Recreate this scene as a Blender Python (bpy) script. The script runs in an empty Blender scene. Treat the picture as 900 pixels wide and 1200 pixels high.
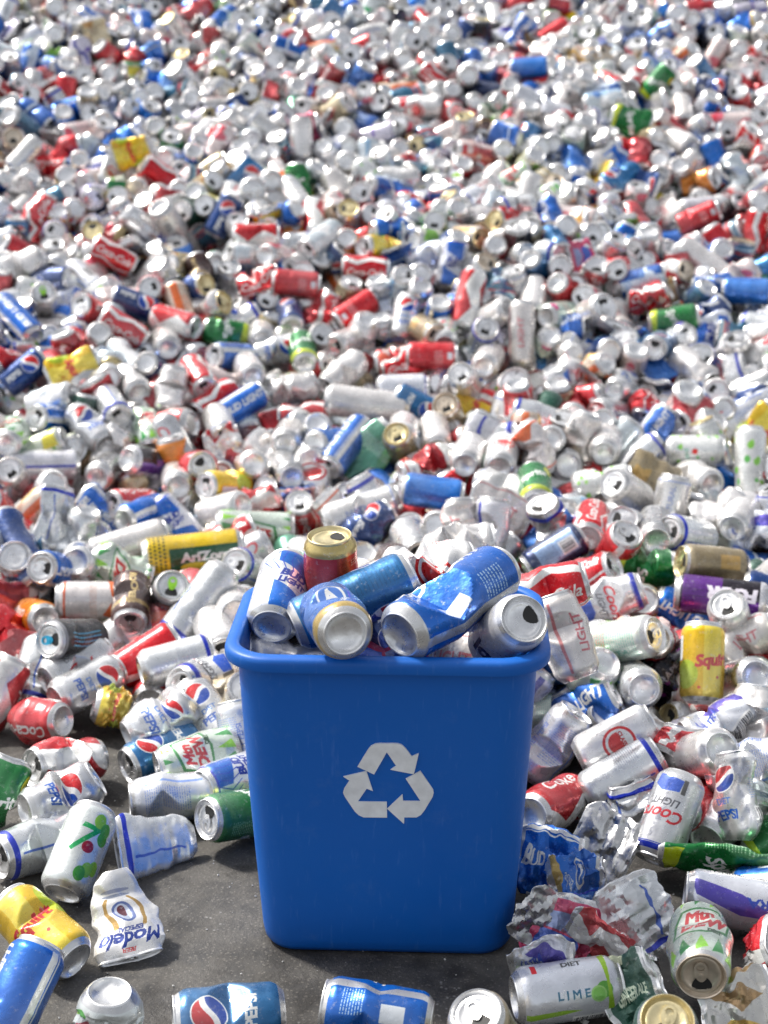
import bpy, math, random
import numpy as np
from mathutils import Vector, Matrix
from mathutils.bvhtree import BVHTree
from mathutils.kdtree import KDTree

rng = np.random.default_rng(11)
random.seed(11)
R_ = math.radians
scene = bpy.context.scene
COL = scene.collection

# ---------------------------------------------------------------- camera
CAM_H, PITCH, FPX = 1.06, R_(17.0), 1818.0
camd = bpy.data.cameras.new('camera')
cam = bpy.data.objects.new('camera', camd)
COL.objects.link(cam)
cam.location = (0, 0, CAM_H)
cam.rotation_euler = (R_(90) - PITCH, 0, 0)
camd.sensor_fit = 'VERTICAL'
camd.sensor_height = 36.0
camd.lens = 36.0 * FPX / 1200.0
camd.clip_start = 0.05
camd.clip_end = 400
camd.dof.use_dof = True
camd.dof.focus_distance = 1.86
camd.dof.aperture_fstop = 5.6
scene.camera = cam

# ---------------------------------------------------------------- sky, sun, exposure
SUN_EL, SUN_AZ = R_(52), R_(-58)          # azimuth from +Y, negative = to the left
world = bpy.data.worlds.new('World')
scene.world = world
world.use_nodes = True
nt = world.node_tree
bg = nt.nodes['Background']
sky = nt.nodes.new('ShaderNodeTexSky')
sky.sky_type = 'NISHITA'
sky.sun_disc = False
sky.sun_elevation = SUN_EL
sky.sun_rotation = SUN_AZ
sky.dust_density = 3.0
sky.air_density = 1.0
sky.ozone_density = 1.0
hs = nt.nodes.new('ShaderNodeHueSaturation')          # thin milky cloud: the sky's blue is weak
hs.inputs['Saturation'].default_value = 0.25
nt.links.new(sky.outputs[0], hs.inputs['Color'])
nt.links.new(hs.outputs[0], bg.inputs[0])
bg.inputs[1].default_value = 0.15
sl = bpy.data.lights.new('sun', 'SUN')
sl.energy = 3.3
sl.angle = R_(5.0)
sl.color = (1.0, 0.945, 0.865)
sun = bpy.data.objects.new('sun', sl)
COL.objects.link(sun)
sdir = Vector((math.sin(SUN_AZ) * math.cos(SUN_EL), math.cos(SUN_AZ) * math.cos(SUN_EL), math.sin(SUN_EL)))
sun.rotation_euler = sdir.to_track_quat('Z', 'Y').to_euler()
scene.view_settings.view_transform = 'Standard'
scene.view_settings.look = 'None'
scene.view_settings.gamma = 1
scene.view_settings.exposure = 0.64
scene.render.engine = 'CYCLES'
scene.cycles.use_denoising = True
scene.cycles.max_bounces = 8

# ---------------------------------------------------------------- pixel (of the 900 x 1200 photograph) -> world
FW = np.array([0, math.cos(PITCH), -math.sin(PITCH)])
UP = np.array([0, math.sin(PITCH), math.cos(PITCH)])
RT = np.array([1.0, 0, 0])
CAM = np.array([0, 0, CAM_H])
def ray(px, py): return FW + (px - 450) / FPX * RT - (py - 600) / FPX * UP
def project(P):
    d = np.asarray(P) - CAM
    z = d @ FW
    return 450 + FPX * (d @ RT) / z, 600 - FPX * (d @ UP) / z, z

# surface of the heap: height of the centres of its top layer
_toex = [-1.5, -0.9, -0.6, -0.35, -0.2, 0.2, 0.3, 0.45, 0.6, 1.2]
_toey = [2.7, 2.6, 2.5, 2.32, 2.08, 1.98, 1.9, 1.68, 1.5, 1.3]
_py = [2.0, 2.5, 3.05, 3.4, 3.75, 4.05, 4.45, 5.2, 6.0, 7.5]
_ph = [.10, .11, .13, .24, .38, .53, .68, 1.04, 1.45, 1.9]
def surf(x, y):
    toe = np.interp(x, _toex, _toey)
    P = np.interp(y, _py, _ph) + 0.08 * np.clip((x + 0.1) * 3, 0, 1) * np.exp(-((y - 2.85) / .45) ** 2)
    P = P + 0.024 * np.sin(5.1 * x + 2.3 * y) * np.sin(4.3 * y - 1.7 * x + 1) * np.clip(y - 2, .5, 1.5) + .016 * np.sin(13 * x - 6 * y) * np.sin(11 * y + 5 * x) * np.clip(y - 2.4, 0, 1)
    return 0.033 + np.minimum(np.maximum(0, (y - toe) * 0.55), P - 0.033)

def place(px, py, d=None, h=None, dh=0.0):
    """centre of a can seen at px, py: at an axis depth, at a height, or resting in the heap's top layer"""
    r = ray(px, py)
    if d is not None: return CAM + d * r
    if h is not None: return CAM + (h - CAM_H) / r[2] * r
    t = np.arange(1.4, 7.5, 0.004)
    P = CAM[None] + t[:, None] * r[None]
    below = P[:, 2] <= surf(P[:, 0], P[:, 1]) + dh
    i = int(np.argmax(below)) if below.any() else len(t) - 1
    return P[i]

# ---------------------------------------------------------------- node helpers
def newmat(name):
    m = bpy.data.materials.new(name)
    m.use_nodes = True
    return m, m.node_tree, m.node_tree.nodes['Principled BSDF']
def nd(t, typ, **kw):
    n = t.nodes.new(typ)
    for k, v in kw.items(): setattr(n, k, v)
    return n
def mixc(t, blend, fac, a, b):
    n = nd(t, 'ShaderNodeMix', data_type='RGBA', blend_type=blend)
    for i, v in ((0, fac), (6, a), (7, b)):
        if hasattr(v, 'links'): t.links.new(v, n.inputs[i])
        else: n.inputs[i].default_value = v
    return n.outputs[2]
def ramp(t, src, stops):
    n = nd(t, 'ShaderNodeValToRGB')
    t.links.new(src, n.inputs[0])
    e = n.color_ramp.elements
    while len(e) < len(stops): e.new(0.5)
    for i, (p, c) in enumerate(stops):
        e[i].position = p
        e[i].color = (c, c, c, 1) if not isinstance(c, tuple) else c + (1,)
    return n.outputs[0]
def noise(t, scale, detail=3, rough=.55, vec=None):
    n = nd(t, 'ShaderNodeTexNoise')
    n.inputs['Scale'].default_value = scale
    n.inputs['Detail'].default_value = detail
    n.inputs['Roughness'].default_value = rough
    if vec is None: vec = nd(t, 'ShaderNodeNewGeometry').outputs['Position']
    t.links.new(vec, n.inputs['Vector'])
    return n.outputs[0]

def metal(name, col, metallic=.92, rough=.32, dirt=.35):
    m, t, b = newmat(name)
    g = ramp(t, noise(t, 38, 4), [(.35, 1 - dirt), (.62, 1.0)])
    t.links.new(mixc(t, 'MULTIPLY', 1.0, col + (1,), g), b.inputs['Base Color'])
    b.inputs['Metallic'].default_value = metallic
    t.links.new(ramp(t, noise(t, 90, 3), [(.3, rough - .08), (.75, rough + .16)]), b.inputs['Roughness'])
    bp = nd(t, 'ShaderNodeBump')
    bp.inputs['Strength'].default_value = .25
    bp.inputs['Distance'].default_value = .002
    t.links.new(noise(t, 120, 3), bp.inputs['Height'])
    t.links.new(bp.outputs[0], b.inputs['Normal'])
    return m
def plain(name, col, rough=.5, metallic=0.0):
    m, t, b = newmat(name)
    t.links.new(mixc(t, 'MULTIPLY', 1.0, col + (1,), ramp(t, noise(t, 60, 4), [(.3, .8), (.7, 1.0)])), b.inputs['Base Color'])
    b.inputs['Roughness'].default_value = rough
    b.inputs['Metallic'].default_value = metallic
    return m
M = {}
M['alu'] = metal('bare_aluminium', (.86, .86, .86), .82, .30, .25)
M['goldlid'] = metal('gold_lacquered_lid', (.72, .62, .36), .8, .33, .25)
M['bronze'] = metal('champagne_lid', (.70, .60, .48), .7, .36, .25)
M['tabblue'] = plain('blue_tab', (.03, .38, .62), .35, .5)
M['tabgreen'] = plain('green_tab', (.35, .75, .06), .35, .5)
M['hole'] = plain('painted_mouth_shade', (.012, .012, .012), .6)  # near-black colour painted in for the shade inside a can's mouth

# ---------------------------------------------------------------- label artwork, drawn into generated pixels
PPM = 2.5                                   # pixels per millimetre
AW, AH = int(207 * PPM), int(122 * PPM)
_textcache = {}
def text_tris(s, shear=0.0):
    k = (s, shear)
    if k not in _textcache:
        cu = bpy.data.curves.new('t', 'FONT')
        cu.body = s
        cu.shear = shear
        cu.align_x = 'CENTER'; cu.align_y = 'CENTER'
        cu.resolution_u = 3
        cu.size = 1
        ob = bpy.data.objects.new('t', cu)
        COL.objects.link(ob)
        dg = bpy.context.evaluated_depsgraph_get()
        me = ob.evaluated_get(dg).to_mesh()
        me.calc_loop_triangles()
        v = np.array([x.co[:2] for x in me.vertices]).reshape(-1, 2)
        t = np.array([x.vertices[:] for x in me.loop_triangles], dtype=int).reshape(-1, 3)
        ob.evaluated_get(dg).to_mesh_clear()
        bpy.data.objects.remove(ob)
        bpy.data.curves.remove(cu)
        _textcache[k] = (v, t)
    return _textcache[k]

class Art:
    """flat artwork of one label: x in mm round the can (0..207, 103 = front), y in mm up the can (0..122)"""
    def __init__(s, col, metal=.4):
        s.a = np.zeros((AH, AW, 4), np.float32)
        s.a[..., :3] = col
        s.a[..., 3] = metal
    def _fill(s, x0, x1, y0, y1, test, col, metal):
        i0, i1 = int(math.floor(x0 * PPM)), int(math.ceil(x1 * PPM)) + 1
        j0, j1 = max(0, int(math.floor(y0 * PPM))), min(AH, int(math.ceil(y1 * PPM)) + 1)
        if j1 <= j0 or i1 <= i0: return
        X, Y = np.meshgrid((np.arange(i0, i1) + .5) / PPM, (np.arange(j0, j1) + .5) / PPM)
        m = test(X, Y)
        jj, ii = np.nonzero(m)
        s.a[jj + j0, (ii + i0) % AW, :3] = col
        s.a[jj + j0, (ii + i0) % AW, 3] = metal
    def rect(s, x0, y0, x1, y1, col, metal=.35):
        s._fill(x0, x1, y0, y1, lambda X, Y: (X >= x0) & (X <= x1) & (Y >= y0) & (Y <= y1), col, metal)
    def band(s, y0, y1, col, metal=.35): s.rect(0, y0, 206.9, y1, col, metal)
    def ell(s, x, y, rx, ry, col, metal=.3, cut=None):
        s._fill(x - rx, x + rx, y - ry, y + ry,
                lambda X, Y: (((X - x) / rx) ** 2 + ((Y - y) / ry) ** 2 <= 1) & (True if cut is None else cut((X - x) / rx, (Y - y) / ry)), col, metal)
    def poly(s, pts, col, metal=.35):
        p = np.array(pts, float)
        def test(X, Y):
            ins = np.zeros(X.shape, bool)
            for (xa, ya), (xb, yb) in zip(p, np.roll(p, -1, 0)):
                if ya == yb: continue
                c = ((ya > Y) != (yb > Y)) & (X < (xb - xa) * (Y - ya) / (yb - ya) + xa)
                ins ^= c
            return ins
        s._fill(p[:, 0].min(), p[:, 0].max(), p[:, 1].min(), p[:, 1].max(), test, col, metal)
    def stroke(s, pts, w, col, metal=.35):
        for (xa, ya), (xb, yb) in zip(pts[:-1], pts[1:]):
            L = max(1e-6, math.hypot(xb - xa, yb - ya))
            def t(X, Y):
                q = np.clip(((X - xa) * (xb - xa) + (Y - ya) * (yb - ya)) / L ** 2, 0, 1)
                return (X - xa - q * (xb - xa)) ** 2 + (Y - ya - q * (yb - ya)) ** 2 <= (w / 2) ** 2
            s._fill(min(xa, xb) - w, max(xa, xb) + w, min(ya, yb) - w, max(ya, yb) + w, t, col, metal)
    def text(s, txt, x, y, size, col, rot=0, shear=0.0, metal=.3, sx=1.0, bold=0.0):
        v, t = text_tris(txt, shear)
        if not len(t): return
        c, n = math.cos(R_(rot)), math.sin(R_(rot))
        v = v * [size * sx, size]
        v = np.stack([x + v[:, 0] * c - v[:, 1] * n, y + v[:, 0] * n + v[:, 1] * c], 1)
        for a, b, d in v[t]:
            e = 0.12 + bold
            def test(X, Y):
                A = (b[0] - a[0]) * (d[1] - a[1]) - (b[1] - a[1]) * (d[0] - a[0])
                sg = 1 if A >= 0 else -1
                r = np.ones(X.shape, bool)
                for p, q in ((a, b), (b, d), (d, a)):
                    l = math.hypot(q[0] - p[0], q[1] - p[1]) + 1e-9
                    r &= sg * ((q[0] - p[0]) * (Y - p[1]) - (q[1] - p[1]) * (X - p[0])) / l >= -e
                return r
            s._fill(min(a[0], b[0], d[0]) - e, max(a[0], b[0], d[0]) + e, min(a[1], b[1], d[1]) - e, max(a[1], b[1], d[1]) + e, test, col, metal)
    def lines(s, x, y, w, n, col, rot=0, gap=3.2, h=1.1, seed=1):
        """small print: rows of broken dashes"""
        r = random.Random(seed)
        for k in range(n):
            q = 0
            while q < w:
                l = r.uniform(1, 5)
                if rot == 0: s.rect(x + q, y - k * gap, x + min(q + l, w), y - k * gap + h, col)
                else: s.rect(x + k * gap, y + q, x + k * gap + h, y + min(q + l, w), col)
                q += l + r.uniform(.7, 1.6)
    def barcode(s, x, y, w, h, rot=0, seed=3):
        r = random.Random(seed)
        s.rect(x, y, x + w, y + h, (.93, .93, .93), .1)
        q = 2.0
        L = w if rot == 0 else h
        while q < L - 2:
            b = r.choice([.5, .8, 1.3])
            if rot == 0: s.rect(x + q, y + 3, x + q + b, y + h - 2, (.08, .08, .12), .1)
            else: s.rect(x + 3, y + q, x + w - 2, y + q + b, (.08, .08, .12), .1)
            q += b + r.choice([.6, .9, 1.4])
    def globe(s, x, y, r, rot=0, ring=(.95, .95, .95)):
        s.ell(x, y, r * 1.08, r * 1.08, ring, .2)
        c, n = math.cos(R_(rot)), math.sin(R_(rot))
        def wave(off):
            def f(X, Y):
                P, Q = X * c + Y * n, -X * n + Y * c
                return Q - (.16 * np.sin(P * 2.6) + off)
            return f
        up, lo = wave(.16), wave(-.2)
        s.ell(x, y, r, r, (.80, .09, .13), .3, lambda X, Y: up(X, Y) > 0)
        s.ell(x, y, r, r, (.05, .27, .66), .3, lambda X, Y: lo(X, Y) < 0)

W_, SIL, SILD = (.92, .92, .91), (.84, .845, .85), (.70, .72, .75)
RED, BLU, NAV = (.80, .10, .15), (.05, .39, .76), (.05, .13, .34)
ART = {}
def deco(a, seed, col=(.45, .47, .5), x=8, y=80):
    a.lines(x, y, 26, 9, col, seed=seed)
    a.barcode(x + 4, 18, 22, 24, seed=seed)
MIXES = [('mixpink', (.86, .80, .79), [(.82, .35, .42), (.78, .2, .28), (.9, .88, .88)]), ('mixsky', (.82, .86, .88), [(.25, .50, .80), (.15, .35, .70), (.55, .72, .86), (.9, .9, .9)]),
 ('mixred', (.74, .16, .20), [(.88, .80, .78), (.60, .08, .14), (.85, .40, .30)]), ('mixlime', (.84, .86, .78), [(.45, .68, .22), (.15, .50, .28), (.85, .80, .25)]), ('mixteal', (.18, .42, .55), [(.75, .84, .86), (.10, .28, .48), (.80, .25, .25)]),
 ('mixdark', (.14, .13, .15), [(.45, .42, .40), (.35, .12, .14), (.20, .28, .38)]), ('mixgold', (.80, .74, .60), [(.72, .52, .20), (.86, .84, .78), (.55, .20, .15)]), ('mixviolet', (.82, .80, .86), [(.42, .32, .64), (.66, .30, .50), (.3, .3, .6)]),
 ('mixorange', (.86, .78, .70), [(.86, .42, .18), (.82, .28, .16), (.88, .70, .35)]), ('mixblue', (.06, .36, .70), [(.80, .85, .90), (.06, .16, .42), (.30, .55, .85)])]
def art_all():
    a = Art(RED, .45)                                                   # red cola, white script up the can
    a.poly([(60, 8), (74, 8), (84, 40), (70, 75), (78, 118), (64, 118), (56, 75), (72, 40)], W_)
    a.stroke([(128, 8), (120, 40), (134, 78), (126, 118)], 4, W_)
    a.text('Coca-Cola', 103, 60, 26, W_, 90, .35, sx=.85, bold=.35)
    a.text('Coca-Cola', 0, 60, 26, W_, 90, .35, sx=.85, bold=.35)
    a.lines(165, 18, 80, 5, (.95, .8, .8), rot=1)
    ART['cola'] = a
    a = Art((.77, .13, .16), .45)                                       # red, big white swash
    a.poly([(70, 0), (120, 0), (140, 40), (110, 80), (130, 122), (90, 122), (70, 80), (100, 40)], W_)
    a.text('Coke', 40, 60, 32, W_, 90, .35, bold=.3)
    a.text('Coke', 150, 60, 32, W_, 90, .35, bold=.3)
    ART['swash'] = a
    a = Art((.76, .10, .14), .45)                                       # cherry: red with orange-gold side
    for k in range(12): a.rect(48 + k * 2.5, 0, 51 + k * 2.5, 122, (.76 + .008 * k, .22 + .03 * (k if k < 6 else 11 - k), .12), .5)
    a.text('Coca-Cola', 103, 52, 22, (.97, .85, .75), 90, .35, bold=.2)
    a.ell(128, 62, 15, 24, (.68, .05, .25), .4)
    a.band(104, 122, (.80, .72, .48), .7)
    a.lines(70, 96, 26, 3, (.95, .85, .7))
    ART['cherry'] = a
    a = Art(SIL, .75)                                                   # diet cola: silver, red script
    a.text('Coke', 103, 58, 34, (.80, .10, .16), 90, .35, bold=.4)
    a.text('Diet', 78, 40, 13, (.25, .25, .28), 90)
    a.text('Coke', 0, 58, 34, (.80, .10, .16), 90, .35, bold=.4)
    deco(a, 2, x=40)
    ART['dietcola'] = a
    a = Art((.90, .90, .90), .4)                                        # white with red ring emblem
    a.ell(103, 64, 24, 24, (.82, .12, .15)); a.ell(103, 64, 20, 20, W_)
    a.ell(103, 64, 16, 16, (.84, .2, .2), .3, lambda X, Y: Y < .2)
    a.text('CLASSIC', 103, 70, 8, (.75, .1, .12), bold=.2)
    a.rect(118, 84, 136, 98, (.80, .12, .18)); a.ell(146, 92, 9, 12, (.80, .12, .18))
    a.lines(20, 90, 30, 8, (.8, .4, .4))
    ART['whitered'] = a
    def pep(bgc, met):
        a = Art(bgc, met)
        for k in range(0, 122, 4): a.rect(0, k, 60, k + 1.2, tuple(c * .9 for c in bgc), met)
        a.globe(103, 84, 19, 20); a.globe(0, 84, 19, 20)
        return a
    a = pep((.12, .42, .64), .5)
    a.text('PEPSI', 103, 38, 17, W_, 0, bold=.5); a.lines(150, 95, 26, 14, (.6, .8, .9), seed=5)
    ART['pepsiteal'] = a
    a = pep((.06, .22, .46), .5)
    a.text('PEPSI', 103, 38, 17, W_, 90, bold=.5); a.lines(150, 95, 26, 14, (.6, .8, .9), seed=5)
    ART['pepsi'] = a
    a = pep(SIL, .7)
    a.text('DIET', 103, 52, 12, (.25, .45, .75), bold=.2); a.text('PEPSI', 103, 34, 17, (.10, .32, .68), bold=.4)
    deco(a, 8, (.5, .6, .75), 150)
    ART['dietpepsi'] = a
    a = Art(BLU, .5)                                                    # blue light beer, white letters
    a.rect(62, 0, 72, 122, W_, .3); a.rect(74, 0, 76, 122, W_, .3)
    a.text('BUD LIGHT', 103, 60, 21, W_, 90, .2, bold=.7, sx=.95); a.text('BUD LIGHT', 5, 60, 21, W_, 90, .2, bold=.7, sx=.95)
    a.rect(140, 30, 160, 56, (.88, .9, .93), .2); a.lines(142, 98, 30, 8, (.7, .82, .95))
    a.rect(174, 0, 186, 122, SIL, .7)
    ART['budblue'] = a
    a = Art((.88, .89, .92), .5)
    a.poly([(80, 0), (126, 0), (126, 30), (80, 52)], BLU); a.poly([(80, 90), (126, 70), (126, 112), (80, 112)], BLU)
    a.text('BUD', 103, 68, 17, (.08, .2, .6), 0, .2, bold=.8); a.text('LIGHT', 103, 54, 13, (.08, .2, .6), 0, .2, bold=.6)
    for k in range(7): a.stroke([(70 + k * 10, 112), (60 + k * 12, 92), (74 + k * 9, 74)], 1.5, (.15, .3, .75))
    a.lines(150, 98, 36, 16, (.45, .55, .8)); a.band(112, 116, (.12, .2, .7))
    ART['budwhite'] = a
    a = Art(SIL, .72)                                                   # silver with blue ring under the lid
    a.band(106, 113, (.08, .17, .66), .45); a.band(104, 105, (.08, .17, .66), .45)
    a.text('Coors', 103, 66, 24, (.78, .10, .16), 0, .35, bold=.4); a.text('LIGHT', 103, 48, 14, (.3, .3, .33), 0, .25, bold=.2)
    a.rect(82, 14, 88, 34, (.35, .35, .35), .4); a.poly([(88, 16), (124, 12), (128, 26), (114, 35), (90, 32)], (.13, .33, .75))
    deco(a, 12, x=150); a.lines(10, 90, 40, 12, (.6, .65, .75))
    ART['blueband'] = a
    a = Art((.86, .87, .88), .7)                                        # plainer silver with blue ring
    a.band(106, 113, (.10, .2, .72), .45)
    a.stroke([(90, 20), (90, 100)], 3, (.3, .42, .75)); a.lines(30, 90, 30, 10, (.6, .62, .68)); deco(a, 4, x=140)
    ART['bluering'] = a
    a = Art((.87, .88, .9), .6)                                         # small blue print
    a.lines(84, 100, 34, 20, (.40, .52, .78), seed=7); a.lines(20, 96, 44, 16, (.5, .6, .82), seed=9); a.barcode(150, 30, 26, 40)
    a.globe(72, 22, 5); a.rect(124, 20, 128, 100, (.45, .58, .85)); a.text('DIET PEPSI', 66, 62, 11, (.3, .45, .8), 90)
    ART['bluetext'] = a
    a = Art((.86, .88, .87), .55)                                       # lemon-lime, silver white with green figure
    a.text('7', 103, 66, 58, (.08, .62, .34), -6, .2, bold=.5); a.ell(116, 58, 8, 8, (.62, .10, .20))
    for k, (x, y) in enumerate([(120, 96), (132, 88), (126, 30), (118, 22), (136, 36), (132, 76)]): a.ell(x, y, 8, 10, [(.55, .78, .25), (.28, .62, .22)][k % 2])
    a.text('7', 0, 66, 58, (.08, .62, .34), 0, .2, bold=1.4); a.lines(30, 96, 30, 12, (.5, .7, .6)); a.barcode(160, 22, 22, 26)
    ART['lemon'] = a
    a = Art((.87, .88, .87), .5)                                        # pale with green dots
    r = random.Random(4)
    for k in range(26): a.ell(r.uniform(0, 207), r.uniform(12, 105), r.uniform(3, 7), r.uniform(3, 7), r.choice([(.5, .8, .2), (.6, .85, .35), (.35, .7, .3)]))
    a.ell(100, 60, 6, 6, (.85, .15, .12)); a.ell(20, 40, 6, 6, (.85, .15, .12)); a.text('Fresca', 112, 46, 15, (.1, .6, .45), 20, .2)
    ART['dots'] = a
    a = Art((.80, .85, .80), .5)                                        # citrus: green and red on pale
    for x in (0, 103):
        a.poly([(x - 34, 44), (x - 20, 92), (x + 30, 100), (x + 36, 52), (x + 8, 40)], (.15, .52, .22)); a.poly([(x - 30, 46), (x - 17, 88), (x + 27, 96), (x + 32, 55), (x + 8, 44)], (.90, .93, .88))
        a.text('Mtn', x, 78, 20, (.82, .10, .14), 8, .3, bold=.9); a.text('DEW', x + 3, 59, 22, (.82, .10, .14), 8, .3, bold=1.0)
        a.text('DIET', x + 18, 46, 8, (.1, .3, .12), bold=.5)
        for k in range(5): a.poly([(x - 45 + k * 20, 8), (x - 38 + k * 20, 34), (x - 30 + k * 20, 12)], [(.55, .82, .2), (.16, .55, .25)][k % 2]); a.poly([(x - 42 + k * 20, 120), (x - 38 + k * 18, 101), (x - 30 + k * 20, 118)], [(.16, .55, .25), (.6, .85, .25)][k % 2])
    ART['dew'] = a
    a = Art((.05, .45, .20), .5)                                        # green
    a.text('Sprite', 103, 62, 26, W_, 20, .2, bold=.7); a.text('Sprite', 0, 62, 26, W_, 20, .2, bold=.7)
    a.poly([(60, 0), (150, 0), (150, 14), (60, 26)], (.75, .82, .1)); a.ell(140, 90, 12, 12, (.85, .85, .15)); a.lines(38, 98, 20, 18, (.6, .8, .6)); a.lines(160, 98, 30, 10, (.6, .8, .6))
    ART['green'] = a
    a = Art((.90, .74, .06), .4)                                        # yellow grapefruit soda
    a.rect(88, 0, 118, 122, (.93, .84, .30), .3)
    a.ell(60, 40, 20, 22, (.72, .80, .12)); a.ell(150, 80, 20, 26, (.72, .78, .1))
    for x in (0, 103): a.text('Squirt', x, 62, 24, (.80, .10, .16), 8, .25, bold=1.0)
    for k in range(4): a.ell(82 + (k * 29) % 44, 20 + (k * 17) % 80, 2.5, 2.5, (.8, .25, .1))
    a.rect(28, 62, 50, 100, (.9, .92, .95), .2); a.lines(168, 98, 26, 16, (.5, .5, .1))
    ART['yellow'] = a
    a = Art((.88, .74, .12), .35)                                       # iced tea: yellow, dotted base, green panel
    a.rect(0, 30, 207, 122, (.88, .74, .12), .35)
    for i in range(30):
        for j in range(4): a.ell(i * 7 + (j % 2) * 3.5, 10 + j * 5.5, 2.1, 1.8, (.10, .22, .12))
    for x in (0, 103):
        a.rect(x - 22, 32, x + 18, 122, (.10, .33, .20), .3); a.rect(x + 18, 28, x + 21, 122, (.25, .3, .1)); a.ell(x + 14, 62, 9, 18, (.92, .80, .1))
        a.text('AriZona', x - 4, 76, 22, W_, 90, 0, bold=.8, sx=.8)
    ART['icedtea'] = a
    a = Art((.10, .07, .12), .4)                                        # purple and black tall can
    for k in range(28): a.rect(60 + k * 3.4, 62, 62 + k * 3.4, 112, (.40, .12, .58))
    a.rect(70, 10, 96, 100, (.33, .08, .50)); a.rect(0, 0, 207, 14, (.85, .85, .87), .6)
    for x in (4, 106): a.text('FOUR', x, 48, 30, (.90, .88, .92), 90, .1, bold=1.6, sx=.8)
    ART['purple'] = a
    a = Art((.62, .08, .12), .45)                                       # dark red beer, white script
    a.band(96, 122, (.88, .88, .86), .5); a.poly([(60, 10), (146, 10), (150, 32), (56, 32)], W_)
    for x in (0, 103): a.text('Budweiser', x, 62, 18, W_, 90, .35, bold=.5)
    a.text('KING OF BEERS', 103, 20, 7, (.3, .3, .5)); a.lines(150, 90, 30, 10, (.9, .7, .7))
    ART['darkred'] = a
    a = Art((.07, .07, .08), .45)                                       # black energy can
    for k in range(4): a.stroke([(92 + 7 * k, 96), (90 + 7 * k, 66), (94 + 7 * k, 30)], 2.4, (.25, .6, .75))
    a.lines(150, 90, 36, 12, (.5, .5, .5)); a.lines(20, 90, 36, 12, (.5, .5, .5)); a.band(110, 114, (.5, .5, .52))
    ART['black'] = a
    a = Art((.09, .10, .16), .45)
    for k in range(40): a.ell(r.uniform(40, 180), r.uniform(15, 105), r.uniform(2, 6), r.uniform(2, 5), r.choice([(.45, .15, .5), (.15, .35, .3), (.2, .25, .45), (.1, .1, .15)]))
    a.text('GRAPE', 103, 60, 16, (.6, .6, .65), 90, bold=.3)
    ART['darkmix'] = a
    a = Art((.08, .16, .34), .45)                                       # navy with a pale panel
    a.rect(80, 18, 126, 96, (.50, .62, .78), .3); a.barcode(84, 22, 26, 30); a.lines(84, 92, 38, 11, (.1, .2, .4)); a.text('ROCKSTAR', 30, 60, 16, (.8, .8, .85), 90, bold=.4)
    ART['navy'] = a
    a = Art((.66, .60, .48), .55)                                       # tan / champagne with print
    a.lines(60, 104, 70, 30, (.45, .38, .26), seed=14); a.rect(92, 24, 118, 60, (.76, .62, .36)); a.band(0, 12, (.2, .18, .2)); a.lines(150, 100, 40, 20, (.8, .78, .7))
    ART['tan'] = a
    a = Art((.90, .88, .87), .4)                                        # white with orange ring
    a.band(10, 15, (.88, .36, .14)); a.poly([(40, 15), (180, 15), (150, 34), (90, 22), (60, 40)], (.88, .42, .2)); a.band(104, 108, (.88, .36, .14)); a.lines(60, 60, 60, 4, (.8, .6, .5))
    ART['orange'] = a
    a = Art((.86, .87, .90), .5)                                        # lime diet cola
    for x in (0, 103):
        a.text('L I M E', x, 62, 13, (.15, .42, .55), 90, bold=.25)
        a.ell(x - 2, 97, 9, 9, (.35, .68, .16)); a.ell(x + 2, 90, 9, 9, (.62, .84, .45)); a.ell(x + 2, 90, 7, 7, (.5, .78, .3))
        a.text('DIET', x - 38, 66, 11, (.2, .2, .22), 90, bold=.2); a.rect(x - 44, 20, x - 30, 26, (.85, .1, .15))
        a.poly([(x - 52, 106), (x - 10, 104), (x + 30, 108), (x + 52, 112), (x + 52, 104), (x + 20, 100), (x - 8, 101), (x - 48, 98)], (.62, .80, .10))
        a.poly([(x + 18, 8), (x + 27, 8), (x + 22, 50), (x + 18, 70), (x + 16, 50)], (.60, .80, .12))
    a.barcode(130, 60, 18, 44, rot=1)
    ART['lime'] = a
    a = Art((.86, .86, .86), .35)                                       # cream beer with blue lettering, gold crest
    for x in (0, 103):
        a.text('Modelo', x, 99, 24, (.13, .22, .52), 0, .1, bold=.7); a.text('ESPECIAL', x, 87, 7, (.25, .3, .55), bold=.2)
        a.ell(x, 64, 12, 15, (.30, .38, .60)); a.ell(x, 64, 9, 12, (.70, .74, .82)); a.ell(x, 62, 5, 8, (.35, .10, .18))
        a.stroke([(x - 16, 84), (x - 21, 62), (x - 15, 42)], 5, (.66, .52, .26)); a.stroke([(x + 16, 84), (x + 21, 62), (x + 15, 42)], 5, (.66, .52, .26))
        a.text('BEER', x, 112, 7, (.8, .3, .3))
        a.ell(x, 36, 22, 3, (.55, .58, .66)); a.ell(x, 28, 24, 3, (.60, .62, .70))
    ART['crest'] = a
    a = Art((.84, .87, .83), .45)                                       # pale mint with faint print
    a.lines(70, 104, 60, 30, (.50, .76, .68), seed=21); a.lines(78, 64, 60, 8, (.85, .5, .5), seed=22); a.text('GREEN TEA', 118, 60, 13, (.4, .65, .58), 90); a.lines(10, 100, 50, 26, (.6, .78, .7), seed=23); a.poly([(60, 4), (90, 4), (90, 16), (70, 20)], (.8, .2, .5))
    ART['mint'] = a
    a = Art((.86, .87, .90), .6)                                        # silver, violet swoosh and barcode
    a.poly([(70, 30), (96, 70), (110, 118), (88, 112), (70, 70)], (.32, .28, .66)); a.barcode(124, 40, 26, 60, rot=1); a.text('ULTRA', 88, 40, 16, (.2, .3, .7), 90, bold=.4)
    ART['violet'] = a
    a = Art((.10, .42, .78), .45)                                       # light blue water emblem
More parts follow.
